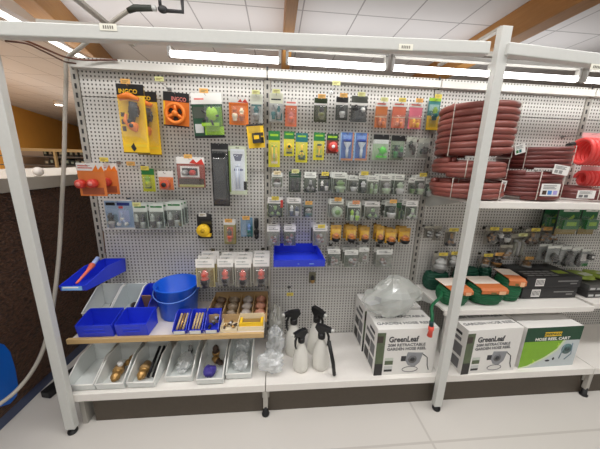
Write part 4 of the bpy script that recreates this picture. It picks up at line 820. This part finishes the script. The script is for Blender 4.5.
p = [(-.06, .02, .07), (-.12, -.06, .068), (hx + .03, -.12, .05), (hx + .005, -.165, .02), (hx, -.175, -.012)]
mb(GH).tube(smooth(p), .0085, 8).build('hose_tail', g1); mb(mat((20, 60, 62), .5)).tube([(hx, -.174, -.008), (hx, -.177, -.040)], .0115, 10).build('nozzle_grip', g1); mb(mat((222, 80, 62), .4)).tube([(hx, -.177, -.038), (hx, -.178, -.058), (hx, -.178, -.066), (hx - .002, -.178, -.098)], [.014, .015, .011, .014], 12).build('nozzle_tip', g1)
flat_hose('green flat hose with broad orange card, just past the front post', 2.335, -.235, M0, .205, .16, .105, -.03, seed=2)
g3 = flat_hose('green flat hose with orange card, leaning against the black boxes', 2.515, -.205, M0, .125, .15, .145, -.15, seed=3)
for k, (x, h, lab) in enumerate(((2.13, .115, 'dark green flat hose at the back near the shelf corner'), (2.34, .145, 'dark green flat hose at the back, middle of three'), (2.472, .15, 'dark green flat hose at the back next to the black boxes'))):
    flat_hose(lab, x, -.062, M0, .17 if k < 2 else .075, .10, h, 0, GHD, False, 5 + k)
BB = mat((34, 34, 36), .45, 0, .1, name='black_carton')
for k, (z, dx, lab) in enumerate(((M0, 0, 'black flat box underneath, with a white label on its front'), (M0 + .0735, .012, 'black flat box on top, printed with pale lines and a lime square'))):
    t = thing('flat_box', lab, 'box', (2.60 + dx, -.235, z + .0005)); W, D, H = .385, .215, .0725
    mb(BB).box((0, 0, 0), (W, D, H)).build('carton', t, bevel=.002)
    b = mb(PAPER).box((.065, -.001, .012), (.125, 0, .062)); b.m(INK)
    for q in range(6): b.box((.07 + q * .009, -.0015, .02), (.074 + q * .009, -.0008, .055))
    b.m(mat((130, 130, 128), .5)).box((.22, -.001, .040), (.36, 0, .047)).box((.31, -.001, .022), (.355, 0, .030)); b.build('front_lettering', t)
    if k:
        b = mb(mat((170, 190, 60), .5)).box((.27, .05, H), (.345, .10, H + .0008)); b.m(mat((150, 150, 150), .5))
        for q in range(3):
            for j in range(4): b.box((.03 + j * .055, .02 + q * .03, H), (.075 + j * .055, .034 + q * .03, H + .0008))
        b.m(mat((70, 72, 74), .5)).box((.03, .13, H), (.3, .19, H + .0008)); b.build('top_lettering', t)
# shelf goods beyond the black boxes
for k, (x, y, z, w, d, h, c, lab) in enumerate(((3.06, -.24, M0, .22, .2, .04, (50, 50, 50), 'dark grey flat box lying past the black boxes'), (3.075, -.23, M0 + .041, .22, .2, .04, (90, 90, 88), 'grey flat box on the dark grey one'))):
    t = thing('flat_box', lab, 'box', (x, y, z)); mb(mat(c, .5)).box((0, 0, 0), (w, d, h)).build('carton', t, bevel=.002)
    b = mb(LTGREY)
    for q in range(4): b.box((.01 + q * .05, -.0008, .008), (.045 + q * .05, 0, .022))
    b.build('front_lettering', t)
for k, (x, y) in enumerate(((3.06, -.20), (3.20, -.20))):
    t = thing('lime_pack', ['lime and white bagged pack lying nearest the black boxes', 'lime and white bagged pack lying farther from the black boxes'][k], 'pack', (x + .07, y + .08, M0 + .0825), .1)
    mb(mat((150, 170, 70), .45, 0, .35, scale=30)).ball((0, 0, .022), (.068, .085, .022), 20, 10, fn=crumple(40 + k, .2)).build('wrapped_content', t)
    mb(mat((206, 214, 190), .5)).box((-.04, -.05, .040), (.03, -.01, .0435)).build('header_label', t)

# ------------------------------------------------------------------ goods on the board under the hose shelf
for k, (px, lab, c) in enumerate((((559, 581.5, 208, 234), 'green card with a lime stripe, nearest the slotted upright', 0), ((583, 600, 208, 234), 'green card with a lime stripe farther from the slotted upright', 1))):
    pack(lab, 'hose card', ['green striped card by the upright', 'green striped card farther along'][k], px, -.16, mat((34, 104, 58), .5), [R(.25, 0, .95, .14, PALE), ('p', [(.1, .75), (.75, .25), (.8, .35), (.2, .85)], LIME), R(0, .78, 1, 1, mat((140, 120, 60), .5)), R(0, 0, .06, 1, BLACK)], [('box', .5, .6, .7, .35, GREEN, LIME)], (.08, .3, .95, .97), .035, n=2, gap=.085)
for k, px in enumerate(((548.5, 561, 246, 262), (562, 572, 247, 265), (573, 581, 248, 267), (583, 592, 249, 266))):
    pack(['clear pack of black pieces, first under the green cards', 'clear pack of black pieces, second under the green cards', 'narrow clear pack of black pieces, third under the green cards', 'white and green labelled clear pack below the green cards'][k], 'clear pack', ['first black clear pack', 'second black clear pack', 'third black clear pack', 'white labelled clear pack'][k], px, -.16, mat((150, 154, 152), .5), [R(0, 0, 1, .15, PALE)] + ([R(.1, .3, .7, .7, WHITE), R(0, .85, 1, 1, GREEN)] if k == 3 else []), [('blob', .5, .58, 1, .8, BLACK, DARK)] if k < 3 else [('box', .7, .4, .4, .3, BLACK, WHITE)], (.03, .1, .97, .97), .04, n=2, gap=.05)
BR2 = mat((150, 112, 66), .4, .5, .2)
def brass(px, y, lab, sh, kind, c1, c2, tagc, card=(112, 106, 94)):
    pack(lab, 'fitting pack', sh, px, y, mat(card, .5), [R(0, 0, 1, .18, mat((170, 166, 150), .5))], [(kind, .5, .58, .9, .7, c1, c2)], (.02, .15, .98, .98), .035, tagc=tagc, lw=.031)
brass((425, 433, 226, 238), -.06, 'clear pack of chrome fittings under the hose shelf bracket', 'chrome fittings', 'blob', LTGREY, DARK, None)
brass((434, 442, 226, 240), -.06, 'clear pack of dark and chrome fittings beside the bracket', 'dark chrome fittings', 'blob', DARK, LTGREY, None)
brass((446, 456, 229, 246), -.06, 'clear pack with brass elbow before the post', 'brass elbow', 'tee', BR2, DARK, LBL_Y)
brass((434, 447, 253, 272), -.05, 'faint clear pack under a black and yellow price label', 'faint clear pack', 'conn', GREY, LTGREY, LBL_Y, (140, 136, 128))
brass((449, 457, 252, 266), -.05, 'faint clear pack beside the post, low on the board', 'faint clear pack by the post', 'conn', GREY, LTGREY, LBL_Y, (140, 136, 128))
brass((486, 496, 228, 244), -.06, 'clear pack of dark brass fittings just past the post', 'dark brass fittings', 'blob', BR2, BLACK, LBL_Y)
brass((496, 511, 229, 242), -.07, 'clear pack of black couplings with a chrome ring', 'black couplings', 'pair', BLACK, LTGREY, LBL_Y)
brass((481, 489, 254, 268), -.05, 'clear pack under a pale yellow price label past the post', 'pale label pack', 'conn', GREY, BR2, LBL_Y, (140, 136, 128))
brass((491, 501, 253, 266), -.06, 'clear pack of brass nozzle under an orange price label', 'brass nozzle pack', 'conn', BR2, DARK, LBL_O)
brass((501, 513, 245, 260), -.08, 'clear pack of looped wire fittings above the green hoses', 'looped wire fittings', 'blob', GREY, BR2, None)
brass((512, 526, 234, 256), -.06, 'tall clear pack with grey green fittings', 'grey green fittings', 'bars', mat((120, 120, 104), .4), GREY, LBL_G)
brass((526, 537, 229, 243), -.08, 'clear pack of brass valve by the second brass valve', 'brass valve pack', 'tee', BR2, BROWN, LBL_Y)
brass((538, 549, 228, 242), -.08, 'clear pack of red brown and brass valves', 'red brown valves', 'blob', BROWN, BR2, LBL_O)
brass((549, 557, 226, 240), -.08, 'clear pack of chrome taps next to the green striped card', 'chrome taps', 'tee', LTGREY, BR2, None)
brass((521, 530, 257, 268), -.05, 'small clear pack under an orange label above the black boxes', 'small clear pack above the black boxes', 'conn', GREY, BR2, LBL_O, (140, 136, 128))

# ------------------------------------------------------------------ the brown display beside the shelving, hoses, cables
t = thing('display_counter', 'dark brown woven counter side with pale top beside the shelving', 'counter', (-.80, .6, 0))
mb(woven_material()).box((-.45, -1.5, .07), (.45, 2.0, 1.195)).build('woven_side', t)
mb(mat((64, 74, 104), .5)).box((-.44, -1.49, 0), (.44, 1.99, .07)).build('plinth', t)
mb(mat((164, 157, 146), .4, 0, .04)).box((-.47, -1.52, 1.195), (.47, 2.02, 1.268)).build('counter_top', t, bevel=.004)
p = onZ(39, 176, 1.268)
o = mb(mat((240, 232, 224), .4)).ball((0, 0, .026), .026, 20, 14).build('white_ball', loc=(p.x, p.y, 1.2685)); tag(o, 'small white ball resting on the pale counter top', 'ball')
sk = [onX(*q, -.352) for q in ((-14, 340), (0, 345), (6, 352), (11, 368), (14, 385), (13, 396), (6, 404), (-14, 410))]
b = mb(mat((0, 92, 190), .35)); b.add([(v.x + dx + .80, v.y - .6, max(v.z, .0)) for dx in (.004, .02) for v in sk], [list(range(8)), list(range(15, 7, -1))] + [[i, (i + 1) % 8, 8 + (i + 1) % 8, 8 + i] for i in range(8)]); b.build('blue_skirt', t)
HP = [(163, 8, -.05), (150, 8, -.05), (135, 8, -.05), (128, 11, -.05), (115, 20, -.05), (92, 38, -.05), (76, 51, -.05), (68, 57, -.05), (66, 64, -.05), (66, 85, -.05), (65, 112, -.06), (64, 160, -.08), (62, 200, -.11), (60, 240, -.15), (57.5, 270, -.19), (52.5, 310, -.26), (44.5, 345, -.32), (33, 370, -.38), (15, 392, -.45), (-6, 408, -.52)]
t = thing('grey_hose', 'pale grey hose hanging from the header and curving down to the floor', 'hose', (0, 0, 0))
W3 = [onY(*q) for q in HP]
mb(mat((164, 158, 148), .4)).tube(smooth(W3[2:]), .0095, 12).build('hose_tube', t)
mb(mat((52, 56, 48), .5)).tube([W3[1] + Vector((.012, 0, 0)), W3[2], W3[3]], [.013, .015, .012], 12).build('coupling', t)
mb(LTGREY).tube([W3[1] + Vector((.01, 0, 0)), W3[1] + Vector((.028, 0, 0))], .013, 12).build('coupling_ring', t)
q = W3[1] + Vector((.05, 0, -.002))
mb(DARK).ball(q + Vector((.01, 0, 0)), (.024, .016, .017)).tube([q + Vector((0, 0, .0)), q + Vector((-.002, 0, .07))], .008, 8).tube([q + Vector((.02, 0, -.004)), q + Vector((.105, 0, -.004)), q + Vector((.105, 0, .06))], .009, 8).build('valve', t)
o = mb(mat((108, 66, 48), .5)).tube(smooth([onY(*q) for q in ((3, 38, -.40), (20, 39, -.38), (34, 44, -.33), (50, 51, -.25), (62, 56, -.16), (70, 58, -.08), (85, 60, -.05), (105, 60, -.04), (117, 60, -.04))]), .0042, 8).build('brown_cable'); tag(o, 'thin brown cable running along the header to the hose bend', 'cable')
o = mb(mat((96, 62, 48), .5)).tube(smooth([onY(*q) for q in ((5, 41, -.42), (26, 43.5, -.39), (42, 50.5, -.32), (58, 58.5, -.21), (66, 62, -.13), (76, 63.5, -.08))]), .0035, 8).build('brown_cable'); tag(o, 'second brown cable just under the first along the header', 'cable')
o = mb(mat((120, 92, 70), .5)).tube(smooth([onY(*q) for q in ((103, 231, -.03), (104.5, 244, -.03), (105, 253, -.028))]), .003, 6).build('hanging_wire'); tag(o, 'thin brown wire hanging on the board edge behind the blue bin', 'wire')
t = thing('power_strip', 'black cable box lying on the floor under the brown counter', 'power strip', (-.26, -.10, 0), 1.35)
mb(BLACK).box((-.13, -.03, .0), (.13, .03, .045)).build('strip_case', t, bevel=.006)
mb(DARK).tube([(.12, 0, .02), (.18, .02, .012), (.24, -.02, .008), (.30, .05, .008)], .005, 8).build('cable', t)
# things behind the brown counter
CRM = mat((230, 196, 140), .5, 0, .04); FY = 2.6
a, c = onY(16, 147, FY), onY(92, 152, FY)
t = thing('goods_rack', 'cream railed rack of dark boxed goods far behind the brown counter', 'rack', ((a.x + c.x) / 2, FY + .2, 0)); hw = (c.x - a.x) / 2 + .3; zt = (a.z + c.z) / 2
mb(CRM).box((-hw, -.20, zt - .03), (hw, -.16, zt + .01)).build('top_rail', t)
mb(mat((188, 168, 148), .7)).box((-hw, .18, 0), (hw, .2, zt - .02)).build('back_panel', t)
mb(CRM).box((-.03, -.2, 0), (.0, -.17, zt - .03)).build('rack_post', t)
rows = [onY(60, y, FY).z for y in (156.5, 165.5, 174.5)]
for z in rows: mb(mat((140, 128, 118), .5)).box((-hw, -.16, z - .015), (hw, .18, z)).build('rack_shelf', t)
rr = random.Random(3)
for i, z in enumerate(rows):
    for k in range(9):
        x = onY(43 + k * 5.2, 160, FY).x; w = rr.uniform(.05, .068); h = rr.uniform(.07, .10)
        o = mb(mat(rr.choice([(52, 48, 46), (84, 76, 66), (44, 52, 50), (60, 50, 44)]), .5)).box((-w / 2, 0, 0), (w / 2, .16, h)).m(mat(rr.choice([(220, 204, 170), (190, 176, 150), (170, 180, 160)]), .5)).box((-w * .3, -.001, h * .35), (w * .25, 0, h * .75)).build('boxed_goods', loc=(x, FY + .06, z + .0005))
        tag(o, 'small dark box with pale label on the ' + ['top', 'middle', 'lowest'][i] + ' tier of the far rack', 'box', 'boxed goods on the ' + ['top', 'middle', 'lowest'][i] + ' tier')
# ------------------------------------------------------------------ lamps of the hall, plus added uplights for the ceiling
t = thing('strip_lamp', 'long white strip lamp under the ceiling over the brown counter', 'lamp', (-2.07, 1.2, 2.94))
mb(WHITE).box((-.05, 0, .02), (.05, 2.5, .07)).build('lamp_housing', t); mb(emit_mat('strip_tube', (1, .96, .9), 5.)).cyl((0, .03, 0), (0, 2.47, 0), .025).build('glass_tube', t)
for k in (.5, 2.2): mb(GREY).cyl((0, k, .07), (0, k, .36), .006).build('hanging_rod', t)
p = onZ(59, 105, CEIL - .12)
t = thing('ceiling_spot', 'small glowing ceiling spot beyond the grey hose', 'lamp', p); mb(WHITE).lathe([(.12, 0), (.14, .02), (.14, .12)], seg=20).build('lamp_housing', t); mb(emit_mat('spot_glow', (1, .95, .85), 12.)).lathe([(.11, -.006), (.11, -.001)], seg=20).build('lamp_disc', t)
def area(name, loc, size, e, col=(1, .97, .93), rot=(0, 0, 0)):
    l = bpy.data.lights.new(name, 'AREA'); l.shape = 'RECTANGLE'; l.size, l.size_y = size; l.energy = e; l.color = col
    o = bpy.data.objects.new(name, l); COL.objects.link(o); o.location = loc; o.rotation_euler = rot; return o
area('aisle_lamp', (1.5, -1.15, 3.22), (6.0, .35), 92, (1, .985, .965))
area('aisle_lamp', (1.5, -3.2, 3.22), (6.0, .35), 50, (1, .985, .965))
area('hall_area_light', (2.0, 2.6, 2.5), (8.0, .4), 36, (.97, .98, 1), rot=(PI, 0, 0))  # added upward light hidden behind the board, there only to brighten the ceiling
area('hall_area_light', (-5.5, 7.0, 2.6), (1.0, 7.0), 7, (1, .88, .78), rot=(PI, 0, 0))  # second added uplight, no fixture, lifts the ceiling beyond the counter
area('hall_area_light', (-5.0, 6.0, 3.22), (.6, 6.0), 250, (1, .92, .82))
area('counter_lamp', (-1.6, -1.4, 3.22), (.4, 2.5), 9, (1, .93, .85))
w = bpy.data.worlds.new('World'); SC.world = w; w.use_nodes = True
w.node_tree.nodes['Background'].inputs[0].default_value = (1, .97, .94, 1); w.node_tree.nodes['Background'].inputs[1].default_value = .35
# ------------------------------------------------------------------ camera
cd = bpy.data.cameras.new('Camera'); cam = bpy.data.objects.new('Camera', cd); COL.objects.link(cam); SC.camera = cam
cd.sensor_width = 36; cd.sensor_fit = 'HORIZONTAL'; cd.lens = FPX / 600 * 36; cd.clip_start = .02; cd.clip_end = 100
cam.matrix_world = Matrix(((RT.x, UP.x, -FW.x, CAM.x), (RT.y, UP.y, -FW.y, CAM.y), (RT.z, UP.z, -FW.z, CAM.z), (0, 0, 0, 1)))
vs = SC.view_settings; vs.view_transform = 'Standard'; vs.look = 'None'; vs.exposure = 0; vs.gamma = 1; vs.use_curve_mapping = False
